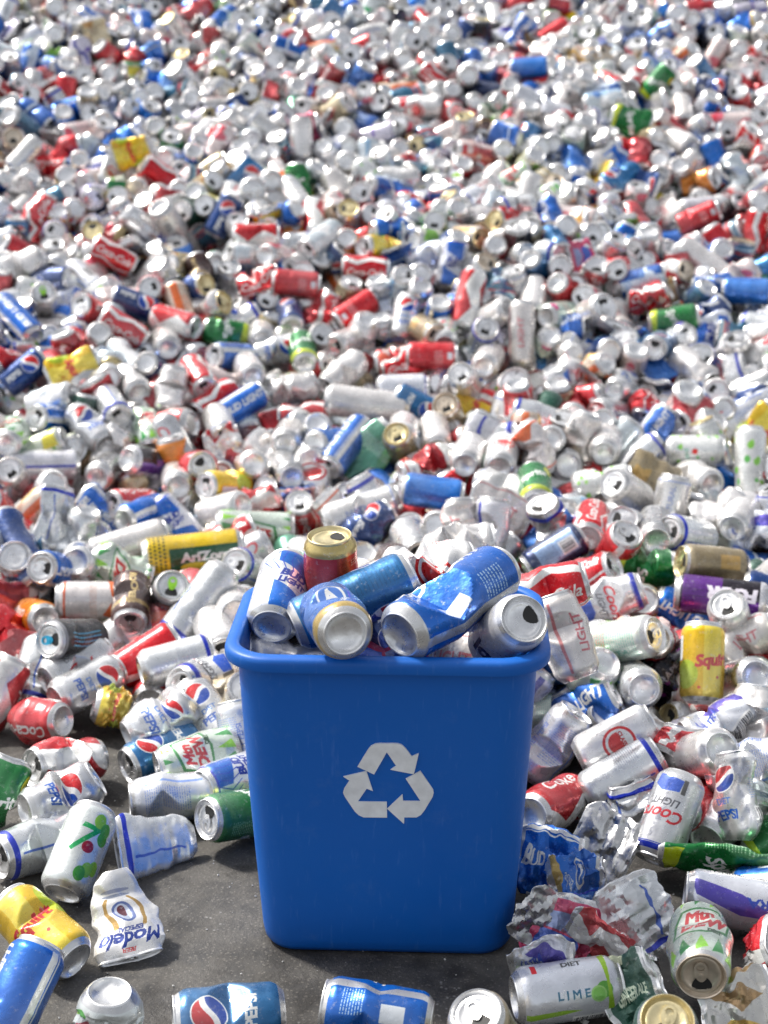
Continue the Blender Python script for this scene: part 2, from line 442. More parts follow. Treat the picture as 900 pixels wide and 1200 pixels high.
    a.ell(84, 66, 17, 17, W_); a.ell(84, 66, 14, 14, (.10, .42, .78)); a.text('A', 84, 66, 22, W_, 20, bold=1.0); a.rect(104, 20, 106, 110, (.3, .3, .85)); a.lines(110, 98, 30, 20, (.7, .85, .95)); a.poly([(0, 0), (207, 0), (207, 14), (0, 20)], (.7, .6, .35)); a.text('aqua', 92, 34, 14, W_, 70)
    ART['water'] = a
    a = Art((.87, .87, .88), .4)                                        # white with blue lettering
    for x in (0, 103): a.text('lo', x, 46, 36, (.10, .16, .34), 20, .2, bold=1.5); a.lines(x + 20, 96, 24, 3, (.8, .4, .6))
    a.rect(60, 0, 146, 20, (.2, .24, .32))
    ART['lo'] = a
    a = Art((.74, .14, .36), .4)                                        # magenta
    a.rect(84, 60, 118, 96, (.55, .62, .80)); a.poly([(78, 20), (124, 16), (120, 52), (86, 56)], (.15, .32, .70)); a.lines(20, 98, 40, 16, (.9, .6, .7))
    ART['magenta'] = a
    a = Art((.88, .52, .10), .4); a.text('Orange', 103, 60, 22, W_, 90, .2, bold=.8); a.ell(60, 60, 18, 18, (.92, .7, .1)); ART['orangefull'] = a
    a = Art((.25, .13, .10), .4); a.text('ROOT BEER', 103, 60, 16, (.85, .75, .5), 90, bold=.5); a.band(90, 100, (.6, .5, .3)); a.lines(150, 90, 36, 12, (.6, .6, .5)); ART['brown'] = a
    a = Art((.10, .30, .24), .4); a.text('GINGER ALE', 103, 60, 15, (.8, .85, .75), 90, bold=.5); a.ell(60, 60, 18, 24, (.7, .72, .6)); a.lines(150, 90, 36, 12, (.6, .7, .6)); ART['darkgreen'] = a
    a = Art((.35, .60, .50), .45); a.lines(60, 90, 80, 8, (.8, .9, .85)); ART['seagreen'] = a
    a = Art((.89, .88, .87), .55); a.lines(150, 90, 30, 6, (.75, .77, .8)); ART['white'] = a
    a = Art((.87, .865, .86), .68); a.text('NATURAL', 103, 66, 15, (.55, .6, .75), 90, bold=.3); a.band(108, 111, (.6, .65, .8)); a.lines(20, 90, 50, 8, (.7, .72, .78)); deco(a, 31, (.6, .62, .66), 150); ART['faint'] = a
    a = Art((.88, .86, .845), .5); a.text('LIGHT', 103, 60, 20, (.80, .45, .48), 90, .1, bold=.4); a.rect(70, 10, 74, 110, (.8, .5, .5)); deco(a, 33, (.7, .55, .55), 150); ART['faintred'] = a
    a = Art((.80, .80, .80), .95); a.lines(90, 70, 20, 3, (.6, .6, .62)); ART['bare'] = a
    a = Art((.06, .42, .78), .5); a.poly([(60, 0), (90, 30), (96, 80), (80, 122), (50, 122), (66, 70)], (.2, .5, .85)); a.lines(128, 98, 40, 14, (.7, .82, .92)); a.stroke([(176, 0), (176, 121)], 3, W_); ART['blueplain'] = a
    a = Art((.78, .14, .18), .45); a.lines(92, 84, 34, 6, (.92, .8, .8), seed=41); a.rect(96, 98, 112, 110, (.85, .85, .88), .2); a.lines(20, 90, 30, 10, (.9, .75, .75)); ART['redplain'] = a
    r = random.Random(77)
    for nm, bc, cs in MIXES:
        a = Art(bc, .5)
        for k in range(5):
            x, y = r.uniform(0, 207), r.uniform(15, 105)
            col = r.choice(cs)
            q = r.random()
            if q < .3: a.ell(x, y, r.uniform(8, 24), r.uniform(8, 20), col)
            elif q < .55: a.poly([(x, y), (x + r.uniform(20, 50), y + r.uniform(-25, 25)), (x + r.uniform(10, 40), y + r.uniform(20, 45)), (x - 12, y + 24)], col)
            elif q < .8: a.rect(x, 0, x + r.uniform(6, 26), 121, col)
            else: a.band(y, y + r.uniform(4, 14), col)
        for k in range(3): a.lines(r.uniform(0, 200), r.uniform(60, 108), r.uniform(24, 44), r.randint(5, 14), r.choice(cs), seed=k)
        ART[nm] = a
    a = Art((.78, .77, .74), .75)
    for k in range(6): a.poly([(30 * k, 10), (30 * k + 14, 60), (30 * k + 4, 110), (30 * k - 9, 60)], r.choice([(.8, .8, .8), (.85, .68, .2), (.6, .45, .2)]), .7)
    ART['goldsil'] = a
    a = Art(W_, .4); a.a[:] = ART['dew'].a[::-1, ::-1]; ART['dewturned'] = a
    a = Art((.88, .88, .90), .45); a.rect(92, 6, 98, 116, (.14, .2, .68)); a.text('MICHELOB', 118, 60, 13, (.7, .72, .78), 90); a.lines(20, 90, 40, 10, (.7, .7, .75)); ART['bluestripe'] = a
art_all()
for _k, _a in ART.items():                    # every can is bare metal at its shoulder and at its foot
    if _k not in ('crest',):
        _a.a[:int(7.5 * PPM)] = (.80, .80, .80, .72)
        _a.a[int(114.5 * PPM):] = (.80, .80, .80, .72)
        if _k == 'cherry': _a.a[int(104 * PPM):] = (.78, .70, .46, .7)

def label_material(key):
    a = ART[key].a
    img = bpy.data.images.new('label_' + key, AW, AH, alpha=True)
    img.alpha_mode = 'CHANNEL_PACKED'
    img.pixels.foreach_set(np.clip(a, 0, 1).astype(np.float32).ravel())
    img.pack()
    m, t, b = newmat('printed_can_' + key)
    tx = nd(t, 'ShaderNodeTexImage', image=img, extension='REPEAT')
    scuff = ramp(t, noise(t, 130, 8, .75), [(.57, 0.0), (.72, .55)])
    dirt = ramp(t, noise(t, 14, 5), [(.3, .66), (.62, 1.0)])
    fade = ramp(t, noise(t, 9, 2), [(.42, .0), (.68, .13)])      # sun-bleached print, more on some cans than on others
    c = mixc(t, 'MIX', fade, tx.outputs[0], (.74, .75, .76, 1))
    c = mixc(t, 'MIX', scuff, c, (.72, .72, .73, 1))
    c = mixc(t, 'MULTIPLY', 1.0, c, dirt)
    t.links.new(c, b.inputs['Base Color'])
    t.links.new(tx.outputs[1], b.inputs['Metallic'])
    t.links.new(ramp(t, noise(t, 70, 3), [(.3, .20), (.75, .42)]), b.inputs['Roughness'])
    b.inputs['Coat Weight'].default_value = .12
    b.inputs['Coat Roughness'].default_value = .2
    bp = nd(t, 'ShaderNodeBump')
    bp.inputs['Strength'].default_value = .3
    bp.inputs['Distance'].default_value = .003
    t.links.new(noise(t, 60, 3), bp.inputs['Height'])
    t.links.new(bp.outputs[0], b.inputs['Normal'])
    return m
for k in ART: M[k] = label_material(k)
# ---------------------------------------------------------------- can geometry (metres, built in mm)
SIZES = {'std': (33.0, 122.0), 'tall': (33.0, 158.0), 'big': (36.5, 192.0)}

def revolve(prof, nseg, close_first=False, close_last=False):
    """rings of (r, z) about the can's axis; returns verts, faces, face uv-ready data"""
    V, F = [], []
    th = 2 * np.pi * (np.arange(nseg) / nseg - .5)
    idx = []
    for r, z in prof:
        if r < 1e-6:
            idx.append([len(V)] * nseg); V.append((0, 0, z))
        else:
            idx.append(list(range(len(V), len(V) + nseg)))
            V += [(r * math.cos(t), r * math.sin(t), z) for t in th]
    for a, b in zip(idx[:-1], idx[1:]):
        for k in range(nseg):
            q = [a[k], a[(k + 1) % nseg], b[(k + 1) % nseg], b[k]]
            q = [x for i, x in enumerate(q) if x != q[i - 1]]
            F.append(q)
    return np.array(V, float), F

def can_parts(size, nseg, nz):
    R, L = SIZES[size]
    k = R / 33.0
    body = [(24.6 * k, 1.6), (27.6 * k, 4.6), (31.2 * k, 9.0), (32.7 * k, 13), (R, 16)]
    if nz < 12: body = [(25 * k, 1.6), (30.6 * k, 8.0), (R, 15)]
    zs = np.linspace(body[-1][1], L - 16, nz)[1:]
    body += [(R, z) for z in zs]
    body += [(32.4 * k, L - 12.5), (30.6 * k, L - 9), (28.2 * k, L - 5), (27.0 * k, L - 3)] if nz >= 12 else [(31.5 * k, L - 10), (27.0 * k, L - 3.2)]
    parts = {'body': revolve(body, nseg)}
    if nz >= 12:
        base = [(24.6 * k, 1.6), (23.9 * k, .5), (23.0 * k, 0.1), (22.2 * k, .6), (21.6 * k, 2.2), (20.6 * k, 4.6), (17 * k, 7.6), (11 * k, 10.0), (5 * k, 11.0), (0, 11.3)]
        lid = [(27.0 * k, L - 3), (27.5 * k, L - 1.6), (27.3 * k, L - .4), (26.6 * k, L), (25.9 * k, L - .5), (25.4 * k, L - 2.6), (24.4 * k, L - 5.6), (23.4 * k, L - 6.3), (22.6 * k, L - 5.4), (21.8 * k, L - 4.0), (21 * k, L - 3.8), (17.5 * k, L - 3.8), (17.0 * k, L - 4.3), (9 * k, L - 4.3), (0, L - 4.2)]
    else:
        base = [(25 * k, 1.6), (23.2 * k, 0), (21.4 * k, 2.4), (19 * k, 7), (0, 11)]
        lid = [(27 * k, L - 3.2), (27 * k, L), (25.6 * k, L - .6), (23.6 * k, L - 5.6), (21.6 * k, L - 4), (0, L - 4)]
    parts['base'] = revolve(base, nseg)
    parts['lid'] = revolve(lid, nseg)
    # mouth: a bean-shaped sheet a hair above the panel, black for the shade inside (local +X side)
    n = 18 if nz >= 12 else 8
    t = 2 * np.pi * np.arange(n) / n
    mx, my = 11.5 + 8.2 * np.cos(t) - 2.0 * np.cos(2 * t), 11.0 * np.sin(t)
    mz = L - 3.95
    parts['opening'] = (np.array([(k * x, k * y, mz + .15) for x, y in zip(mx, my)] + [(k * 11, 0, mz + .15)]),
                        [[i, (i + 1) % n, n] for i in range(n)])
    # pull tab: a thin rounded plate with a finger hole
    n = 22 if nz >= 12 else 8
    t = 2 * np.pi * np.arange(n) / n
    ox, oy = -4.5 + 12.0 * np.cos(t), 7.6 * np.sin(t) * (1 - .12 * np.cos(t))
    ix, iy = -9.5 + 4.0 * np.cos(t), 4.4 * np.sin(t)
    V, F = [], []
    for z in (mz + 1.0, mz + 2.3):
        V += [(k * x, k * y, z) for x, y in zip(ox, oy)] + [(k * x, k * y, z) for x, y in zip(ix, iy)]
    for i in range(n):
        j = (i + 1) % n
        F += [[2 * n + i, 2 * n + j, 3 * n + j, 3 * n + i], [i, n + i, n + j, j], [i, j, 2 * n + j, 2 * n + i], [n + i, 3 * n + i, 3 * n + j, n + j]]
    if nz >= 12:                                      # rivet
        c = len(V)
        V += [(2.8 * math.cos(a), 2.8 * math.sin(a), mz + z) for z in (.2, 3.0) for a in t] + [(0, 0, mz + 3.4)]
        for i in range(n):
            j = (i + 1) % n
            F += [[c + i, c + j, c + n + j, c + n + i], [c + n + i, c + n + j, c + 2 * n]]
    parts['pull_tab'] = (np.array(V, float), F)
    return parts

def _tri(x): return np.abs(x % 2 - 1) - .5
def op_dent(P, R, L, ang, z0, w, depth, sharp=.5):
    n = np.array([math.cos(ang), math.sin(ang)])
    s = np.abs(P[:, 2] - z0) / w
    g = (1 - sharp) * np.exp(-s ** 2) + sharp * np.clip(1 - s, 0, None)
    d = P[:, :2] @ n
    ex = np.maximum(0, d - (R - depth * g))
    P[:, :2] -= ex[:, None] * n
    t = np.array([-n[1], n[0]])
    q = P[:, :2] @ t
    P[:, :2] += (q * (.30 * depth / R * g))[:, None] * t
def op_bend(P, R, L, ang, z0, a, soft):
    n = np.array([math.cos(ang), math.sin(ang), 0])
    th = a * np.clip((P[:, 2] - z0 + soft) / (2 * soft), 0, 1)
    u = P @ n + R * .6
    z = P[:, 2] - z0
    du = u * np.cos(th) + z * np.sin(th) - u
    dz = -u * np.sin(th) + z * np.cos(th) - z
    P += du[:, None] * n + dz[:, None] * np.array([0, 0, 1.0])
def op_flat(P, R, L, ang, f, z0=None, w=None):
    n = np.array([math.cos(ang), math.sin(ang)]); t = np.array([-n[1], n[0]])
    g = np.ones(len(P)) if z0 is None else np.exp(-((P[:, 2] - z0) / w) ** 2)
    F = 1 - (1 - f) * g
    d, q = P[:, :2] @ n, P[:, :2] @ t
    P[:, :2] = (d * F)[:, None] * n + (q * (1 + .42 * (1 - F)))[:, None] * t
def op_squash(P, R, L, f, r, amp=5.0):
    z0, z1 = 14, L - 14
    s = np.clip((P[:, 2] - z0) / (z1 - z0), 0, 1)
    th = np.arctan2(P[:, 1], P[:, 0])
    rr = np.hypot(P[:, 0], P[:, 1])
    env = np.sin(np.pi * s) ** .5
    ks = r.uniform(.7, 3.2, 3); ph = r.uniform(0, 6); pp = r.uniform(0, 2, 3); am = r.uniform(.4, 1.1, 3); wob = r.uniform(.3, .9)
    P[:, 2] = np.where(P[:, 2] < z0, P[:, 2], np.where(P[:, 2] > z1, P[:, 2] - (1 - f) * (z1 - z0), z0 + s * f * (z1 - z0)))
    dr = amp * env * (sum(a_ * 1.8 * _tri(s * k_ * 2 + p_ + wob * (i_ + 1) * np.sin((i_ + 1) * th + ph + i_)) for i_, (k_, p_, a_) in enumerate(zip(ks, pp, am))) + .5 * np.sin(3 * th + ph) - .4)
    m = (rr + dr * np.clip(rr / R - .4, 0, 1)) / np.maximum(rr, 1e-6)
    P[:, :2] *= m[:, None]
def op_crease(P, R, L, amp, lam, r, n=6, ends=.25):
    s = np.clip(np.minimum(P[:, 2], L - P[:, 2]) / 22, 0, 1)
    env = ends + (1 - ends) * s
    D = np.zeros_like(P)
    for k in range(n):
        d = r.normal(size=3); d /= np.linalg.norm(d)
        q = r.normal(size=3); q[2] *= .4; q /= np.linalg.norm(q)
        l = lam * r.uniform(.7, 1.6)
        D += _tri((P @ d) / l + r.uniform(0, 2))[:, None] * q * (l / lam)
    P += D * (amp * env)[:, None]
def op_twist(P, R, L, a):
    t = a * np.clip((P[:, 2] - .25 * L) / (.5 * L), 0, 1)
    c, s = np.cos(t), np.sin(t)
    x, y = P[:, 0].copy(), P[:, 1].copy()
    P[:, 0], P[:, 1] = x * c - y * s, x * s + y * c

def deform(P, size, shape, seed):
    """the whole can is bent by one function, so its body, ends and tab stay together"""
    R, L = SIZES[size]
    r = np.random.default_rng(seed)
    P = P.copy()
    U = r.uniform
    if shape == 'ok':
        if U() < .7: op_dent(P, R, L, U(0, 6.28), U(.3, .7) * L, U(8, 16), U(1, 4.5))
    elif shape == 'fan':
        op_flat(P, R, L, 0, .30)
        P[:, 1] *= .58 + .55 * np.clip(P[:, 2] / L, 0, 1) ** .8
        op_bend(P, R, L, 0, .25 * L, .35, 18)
        op_crease(P, R, L, 5.0, 30, r, 6, .6)
        op_crease(P, R, L, 1.4, 10, r, 6, .5)
    elif shape == 'pinch':
        op_dent(P, R, L, .75, .34 * L, 46, 27, .97)
        op_dent(P, R, L, -.3, .55 * L, 30, 9, .9)
        op_crease(P, R, L, 1.5, 34, r, 3, .05)
    elif shape == 'dent':
        op_dent(P, R, L, U(-.7, .7), U(.4, .65) * L, U(16, 26), U(10, 17), .8)
        op_dent(P, R, L, U(1.5, 4.5), U(.3, .7) * L, U(12, 22), U(4, 12), .8)
        op_crease(P, R, L, 1.6, 26, r, 3, .1)
    elif shape == 'waist':
        a = U(-.9, .9); z0 = U(.42, .6) * L
        op_dent(P, R, L, a, z0, U(18, 26), U(16, 24), .9)
        op_bend(P, R, L, a, z0, U(.35, .75), 16)
        op_dent(P, R, L, a + 2.2, z0 + U(-15, 15), 20, U(5, 12), .8)
        op_crease(P, R, L, 3.2, 24, r, 5, .08)
    elif shape == 'crush':
        for k in range(4): op_dent(P, R, L, U(0, 6.28), U(.25, .75) * L, U(12, 24), U(9, 20), .85)
        op_twist(P, R, L, U(-.7, .7))
        op_bend(P, R, L, U(0, 6.28), U(.4, .6) * L, U(.1, .6), 18)
        op_crease(P, R, L, 6.5, 32, r, 5, .15)
        op_crease(P, R, L, 1.3, 10, r, 5, .1)
    elif shape == 'flat':
        op_flat(P, R, L, 0, U(.34, .46))
        op_bend(P, R, L, U(-.3, .3), U(.4, .6) * L, U(-.2, .3), 20)
        op_crease(P, R, L, 7.0, 34, r, 5, .4)
        op_crease(P, R, L, 1.4, 10, r, 6, .4)
    elif shape == 'foil':
        op_squash(P, R, L, U(.5, .7), r, 2)
        op_flat(P, R, L, 0, U(.14, .24))
        op_bend(P, R, L, U(-.4, .4), U(.35, .65) * L * .8, U(-.3, .5), 22)
        op_crease(P, R, L, 4.5, 30, r, 6, .8)
        op_crease(P, R, L, 2.7, 12, r, 9, .8)
        op_crease(P, R, L, 1.1, 5.5, r, 8, .8)
    elif shape == 'squat':
        op_squash(P, R, L, U(.35, .5), r, 5)
        op_bend(P, R, L, U(0, 6.28), 40, U(.1, .6), 18)
        op_crease(P, R, L, 6.0, 28, r, 5, .1)
        op_crease(P, R, L, 1.3, 9, r, 5, .1)
    elif shape == 'disc':
        op_squash(P, R, L, .10, r, 6)
        op_crease(P, R, L, 3.0, 18, r, 5, .5)
    P -= [0, 0, .5 * (P[:, 2].min() + P[:, 2].max())]
    c = .5 * (P[:, :2].min(0) + P[:, :2].max(0))
    P[:, :2] -= c
    return P * .001

_protocache = {}
def proto(size, shape, seed, res):
    """res 0: far, 1: middle, 2: near.  {part: (verts, faces, uv per loop)} sharing one deformation"""
    key = (size, shape, seed, res)
    if key in _protocache: return _protocache[key]
    nseg, nz = [(16, 9), (28, 16), (64, 40)][res]
    parts = can_parts(size, nseg, nz)
    R, L = SIZES[size]
    names = list(parts)
    Vs = [parts[n][0] for n in names]
    allv = deform(np.concatenate(Vs), size, shape, seed)
    out, o = {}, 0
    for n, v in zip(names, Vs):
        F = parts[n][1]
        uv = []
        if n == 'body':
            for f in F:
                th = [math.atan2(v[i][1], v[i][0]) / (2 * math.pi) + .5 for i in f]
                if max(th) - min(th) > .5: th = [t + 1 if t < .5 else t for t in th]
                uv += [(t, min(.999, max(.001, v[i][2] / L))) for t, i in zip(th, f)]
        else:
            uv = [(.5, .5)] * sum(len(f) for f in F)
        out[n] = (allv[o:o + len(v)], F, np.array(uv, np.float32))
        o += len(v)
    _protocache[key] = out
    return out

def mesh_from(name, V, F, uv=None, mats=(), midx=None, smooth=True, sharp=None):
    me = bpy.data.meshes.new(name)
    lens = np.array([len(f) for f in F], np.int32)
    loops = np.concatenate([np.asarray(f, np.int32) for f in F]) if not isinstance(F, np.ndarray) else F.ravel().astype(np.int32)
    me.vertices.add(len(V)); me.vertices.foreach_set('co', np.asarray(V, np.float32).ravel())
    me.loops.add(len(loops)); me.loops.foreach_set('vertex_index', loops)
    me.polygons.add(len(lens))
    st = np.zeros(len(lens), np.int32); st[1:] = np.cumsum(lens)[:-1]
    me.polygons.foreach_set('loop_start', st)
    try: me.polygons.foreach_set('loop_total', lens)
    except Exception: pass
    if uv is not None:
        l = me.uv_layers.new(name='UVMap')
        l.data.foreach_set('uv', np.asarray(uv, np.float32).ravel())
    for m in mats: me.materials.append(m)
    if midx is not None: me.polygons.foreach_set('material_index', np.asarray(midx, np.int32))
    me.polygons.foreach_set('use_smooth', np.ones(len(lens), bool) if smooth else np.zeros(len(lens), bool))
    me.update(calc_edges=True)
    me.validate()
    if sharp: me.set_sharp_from_angle(angle=sharp)
    return me
SHARP = {'ok': 1.2, 'pinch': .3, 'fan': .3, 'dent': .55, 'waist': .45, 'crush': .40, 'flat': .35, 'foil': .25, 'squat': .4, 'disc': .3}

def link(name, me, parent=None):
    o = bpy.data.objects.new(name, me)
    COL.objects.link(o)
    if parent is not None: o.parent = parent
    return o

def frame_for(center, ang, tilt, roll):
    """world axes of a can whose lid end points along image direction ang, leaning tilt degrees toward the camera"""
    v = center - CAM; v = v / np.linalg.norm(v)
    right = np.cross(v, [0, 0, 1.0]); right /= np.linalg.norm(right)
    up = np.cross(right, v)
    ca, sa, ct, st = math.cos(R_(ang)), math.sin(R_(ang)), math.cos(R_(tilt)), math.sin(R_(tilt))
    ax = ct * (ca * right + sa * up) - st * v
    return axes(ax, -v + .02 * up, roll)
def axes(ax, front, roll):
    ax = ax / np.linalg.norm(ax)
    x = front - (front @ ax) * ax
    x /= np.linalg.norm(x)
    y = np.cross(ax, x)
    c, s = math.cos(R_(roll)), math.sin(R_(roll))
    x, y = c * x + s * y, -s * x + c * y
    return np.stack([x, y, ax], 1)

# ---------------------------------------------------------------- ground
def ground():
    m, t, b = newmat('worn_dark_asphalt')
    big = ramp(t, noise(t, 3.5, 5), [(.3, (.044, .041, .037)), (.7, (.112, .105, .095))])
    c = mixc(t, 'MIX', ramp(t, noise(t, 26, 6, .7), [(.44, 0.0), (.66, .8)]), big, (.036, .036, .037, 1))
    grit = nd(t, 'ShaderNodeTexVoronoi'); grit.inputs['Scale'].default_value = 190
    t.links.new(nd(t, 'ShaderNodeNewGeometry').outputs['Position'], grit.inputs['Vector'])
    c = mixc(t, 'MIX', ramp(t, grit.outputs['Distance'], [(.16, .75), (.34, 0.0)]), c, (.145, .135, .12, 1))
    sp = nd(t, 'ShaderNodeTexVoronoi'); sp.inputs['Scale'].default_value = 120
    t.links.new(nd(t, 'ShaderNodeNewGeometry').outputs['Position'], sp.inputs['Vector'])
    spk = nd(t, 'ShaderNodeMath', operation='MULTIPLY')
    t.links.new(ramp(t, sp.outputs['Distance'], [(.12, 1.0), (.26, 0.0)]), spk.inputs[0])
    t.links.new(ramp(t, noise(t, 9, 3), [(.58, 0.0), (.72, .7)]), spk.inputs[1])
    c = mixc(t, 'MIX', spk.outputs[0], c, (.55, .55, .54, 1))
    c = mixc(t, 'MULTIPLY', 1.0, c, ramp(t, noise(t, 7, 6, .62), [(.40, (.45, .44, .44)), (.50, (1.0, 1.0, 1.0))]))
    c = mixc(t, 'MIX', ramp(t, noise(t, 16, 5, .7), [(.64, 0.0), (.78, .35)]), c, (.17, .17, .17, 1))
    t.links.new(c, b.inputs['Base Color'])
    t.links.new(ramp(t, noise(t, 12, 4), [(.35, .55), (.65, .9)]), b.inputs['Roughness'])
    bp = nd(t, 'ShaderNodeBump'); bp.inputs['Strength'].default_value = .7; bp.inputs['Distance'].default_value = .004
    t.links.new(noise(t, 130, 5, .7), bp.inputs['Height'])
    t.links.new(bp.outputs[0], b.inputs['Normal'])
    V = [(-60, -60, 0), (60, -60, 0), (60, 90, 0), (-60, 90, 0)]
    o = link('ground', mesh_from('ground', V, [[0, 1, 2, 3]], mats=[m], smooth=False))
    o['kind'] = 'structure'
    # added mound far below the top layer, coloured as shade between the cans
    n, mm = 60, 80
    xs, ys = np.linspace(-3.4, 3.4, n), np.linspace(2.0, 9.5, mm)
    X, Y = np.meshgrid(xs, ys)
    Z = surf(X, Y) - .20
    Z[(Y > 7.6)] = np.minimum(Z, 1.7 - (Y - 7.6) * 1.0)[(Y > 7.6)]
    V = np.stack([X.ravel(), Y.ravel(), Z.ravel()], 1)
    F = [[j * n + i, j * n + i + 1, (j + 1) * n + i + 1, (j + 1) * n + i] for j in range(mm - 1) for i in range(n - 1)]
    o = link('heap_backing', mesh_from('heap_backing', V, F, mats=[plain('painted_gap_shade', (.05, .05, .055), .8)]))
    o['kind'] = 'structure'
    # loose chips and flakes on the asphalt
    r = np.random.default_rng(3)
    V, F = [], []
    for k in range(1500):
        x, y = r.uniform(-.95, .95), r.uniform(1.35, 2.5)
        s = abs(r.normal()) * .0008 + .0004
        if r.uniform() < .04: s *= 2.8
        c = len(V); a0 = r.uniform(0, 6.28)
        nn = r.integers(4, 7)
        for i in range(nn):
            a = a0 + 6.283 * i / nn; q = s * r.uniform(.5, 1.3)
            V.append((x + q * math.cos(a), y + q * math.sin(a), .0006 + r.uniform(0, s * .6)))
        V.append((x, y, s * .9 + .001))
        F += [[c + i, c + (i + 1) % nn, c + nn] for i in range(nn)]
    o = link('debris', mesh_from('debris', V, F, mats=[plain('pale_flakes', (.5, .5, .49), .6)], smooth=False))
    o['kind'] = 'stuff'
ground()

# ---------------------------------------------------------------- recycling bin
BIN = np.array([.0070, 1.736, 0.0])
BROT = R_(-2.5)
BH = .397
def rrect(w, d, r, z, n=10):
    P = []
    for cx, cy, a0 in ((w / 2 - r, d / 2 - r, 0), (-w / 2 + r, d / 2 - r, 90), (-w / 2 + r, -d / 2 + r, 180), (w / 2 - r, -d / 2 + r, 270)):
        for k in range(n + 1):
            a = R_(a0 + 90 * k / n)
            P.append((cx + r * math.cos(a), cy + r * math.sin(a), z))
    return P
def loft(rings, close0=True, close1=True):
    n = len(rings[0]); V = [p for r in rings for p in r]; F = []
    for j in range(len(rings) - 1):
        for k in range(n): F.append([j * n + k, j * n + (k + 1) % n, (j + 1) * n + (k + 1) % n, (j + 1) * n + k])
    if close0: F.append(list(range(n))[::-1])
    if close1: F.append([(len(rings) - 1) * n + k for k in range(n)])
    return V, F
def make_bin():
    m, t, b = newmat('blue_moulded_plastic')
    c = mixc(t, 'MIX', ramp(t, noise(t, 6, 4), [(.3, 0.0), (.8, .35)]), (.002, .098, .43, 1), (.003, .125, .49, 1))
    scr = nd(t, 'ShaderNodeTexNoise'); scr.inputs['Scale'].default_value = 8; scr.inputs['Detail'].default_value = 8
    mp = nd(t, 'ShaderNodeMapping'); mp.inputs['Scale'].default_value = (22, 22, 3)
    t.links.new(nd(t, 'ShaderNodeTexCoord').outputs['Object'], mp.inputs[0]); t.links.new(mp.outputs[0], scr.inputs['Vector'])
    c = mixc(t, 'MIX', ramp(t, scr.outputs[0], [(.61, 0.0), (.72, .16)]), c, (.12, .25, .6, 1))
    c = mixc(t, 'MIX', ramp(t, noise(t, 17, 6, .75), [(.58, 0.0), (.80, .12)]), c, (.22, .30, .42, 1))
    b.inputs['Specular IOR Level'].default_value = .35
    t.links.new(c, b.inputs['Base Color'])
    t.links.new(ramp(t, noise(t, 22, 6, .7), [(.3, .36), (.7, .60)]), b.inputs['Roughness'])
    bp = nd(t, 'ShaderNodeBump'); bp.inputs['Strength'].default_value = .12; bp.inputs['Distance'].default_value = .0012
    t.links.new(noise(t, 700, 2), bp.inputs['Height']); t.links.new(bp.outputs[0], b.inputs['Normal'])
    root = bpy.data.objects.new('recycling_bin', None); COL.objects.link(root)
    root.location = BIN; root.rotation_euler = (0, 0, BROT)
    root['label'] = 'blue plastic recycling bin with a white recycling mark, filled with cans'
    root['category'] = 'recycling bin'
    wb, wt, db, dt_ = .306, .346, .204, .244
    R = [rrect(wb - .05, db - .05, .03, .004), rrect(wb - .026, db - .026, .034, 0.0), rrect(wb - .012, db - .012, .038, .0025), rrect(wb - .004, db - .004, .041, .009), rrect(wb, db, .043, .020)]
    for k in range(1, 15):
        q = k / 14
        bow = .003 * math.sin(math.pi * q)
        R.append(rrect(wb + (wt - wb) * q + bow, db + (dt_ - db) * q + bow, .043 + .004 * q, .020 + (BH - .026) * q))
    outer_top = R[-1]
    inn = []
    for k in range(9):
        q = 1 - k / 8
        inn.append(rrect(wb + (wt - wb) * q - .007, db + (dt_ - db) * q - .007, .040 + .004 * q, .020 + (BH - .026) * q))
    inn.append(rrect(wb - .05, db - .05, .03, .010))
    V, F = loft(R + inn)
    link('body', mesh_from('bin_body', V, F, mats=[m], sharp=1.0), root)
    # rolled rim: a lip that turns out and down
    w0, d0 = wt, dt_
    L = []
    for dx, z in ((-.008, BH - .010), (-.007, BH - .003), (-.0035, BH), (.008, BH + .0006), (.020, BH - .0002), (.0265, BH - .0025), (.0288, BH - .0065), (.0290, BH - .0125), (.0275, BH - .0160), (.0245, BH - .0160), (.0215, BH - .0110), (.012, BH - .0085), (.003, BH - .0085)):
        L.append(rrect(w0 + dx, d0 + dx, .047 + dx / 2, z, 12))
    V, F = loft(L, False, False)
    link('rim', mesh_from('bin_rim', V, F, mats=[m], sharp=1.2), root)
    # recycling mark, traced on the front face
    A = [(200, 268), (285, 130), (310, 100), (345, 84), (375, 80), (500, 80), (530, 82), (560, 92), (595, 125), (640, 185), (697, 162), (658, 328), (468, 292), (515, 262), (438, 150), (335, 330)]
    B = [(710, 303), (795, 425), (814, 455), (818, 480), (810, 512), (745, 620), (715, 658), (680, 678), (580, 678), (578, 732), (440, 608), (565, 492), (570, 545), (712, 547), (592, 365)]
    Cc = [(440, 680), (250, 678), (212, 662), (178, 630), (98, 512), (83, 478), (92, 445), (135, 380), (85, 348), (272, 305), (325, 465), (275, 445), (203, 550), (438, 553)]
    ca, sa = math.cos(BROT), math.sin(BROT)
    q1, q2 = np.array([0, -db / 2 - .0022, .05]), np.array([0, -dt_ / 2 - .0022 + .001, .33])
    slope = (q2[1] - q1[1]) / (q2[2] - q1[2])
    V, F = [], []
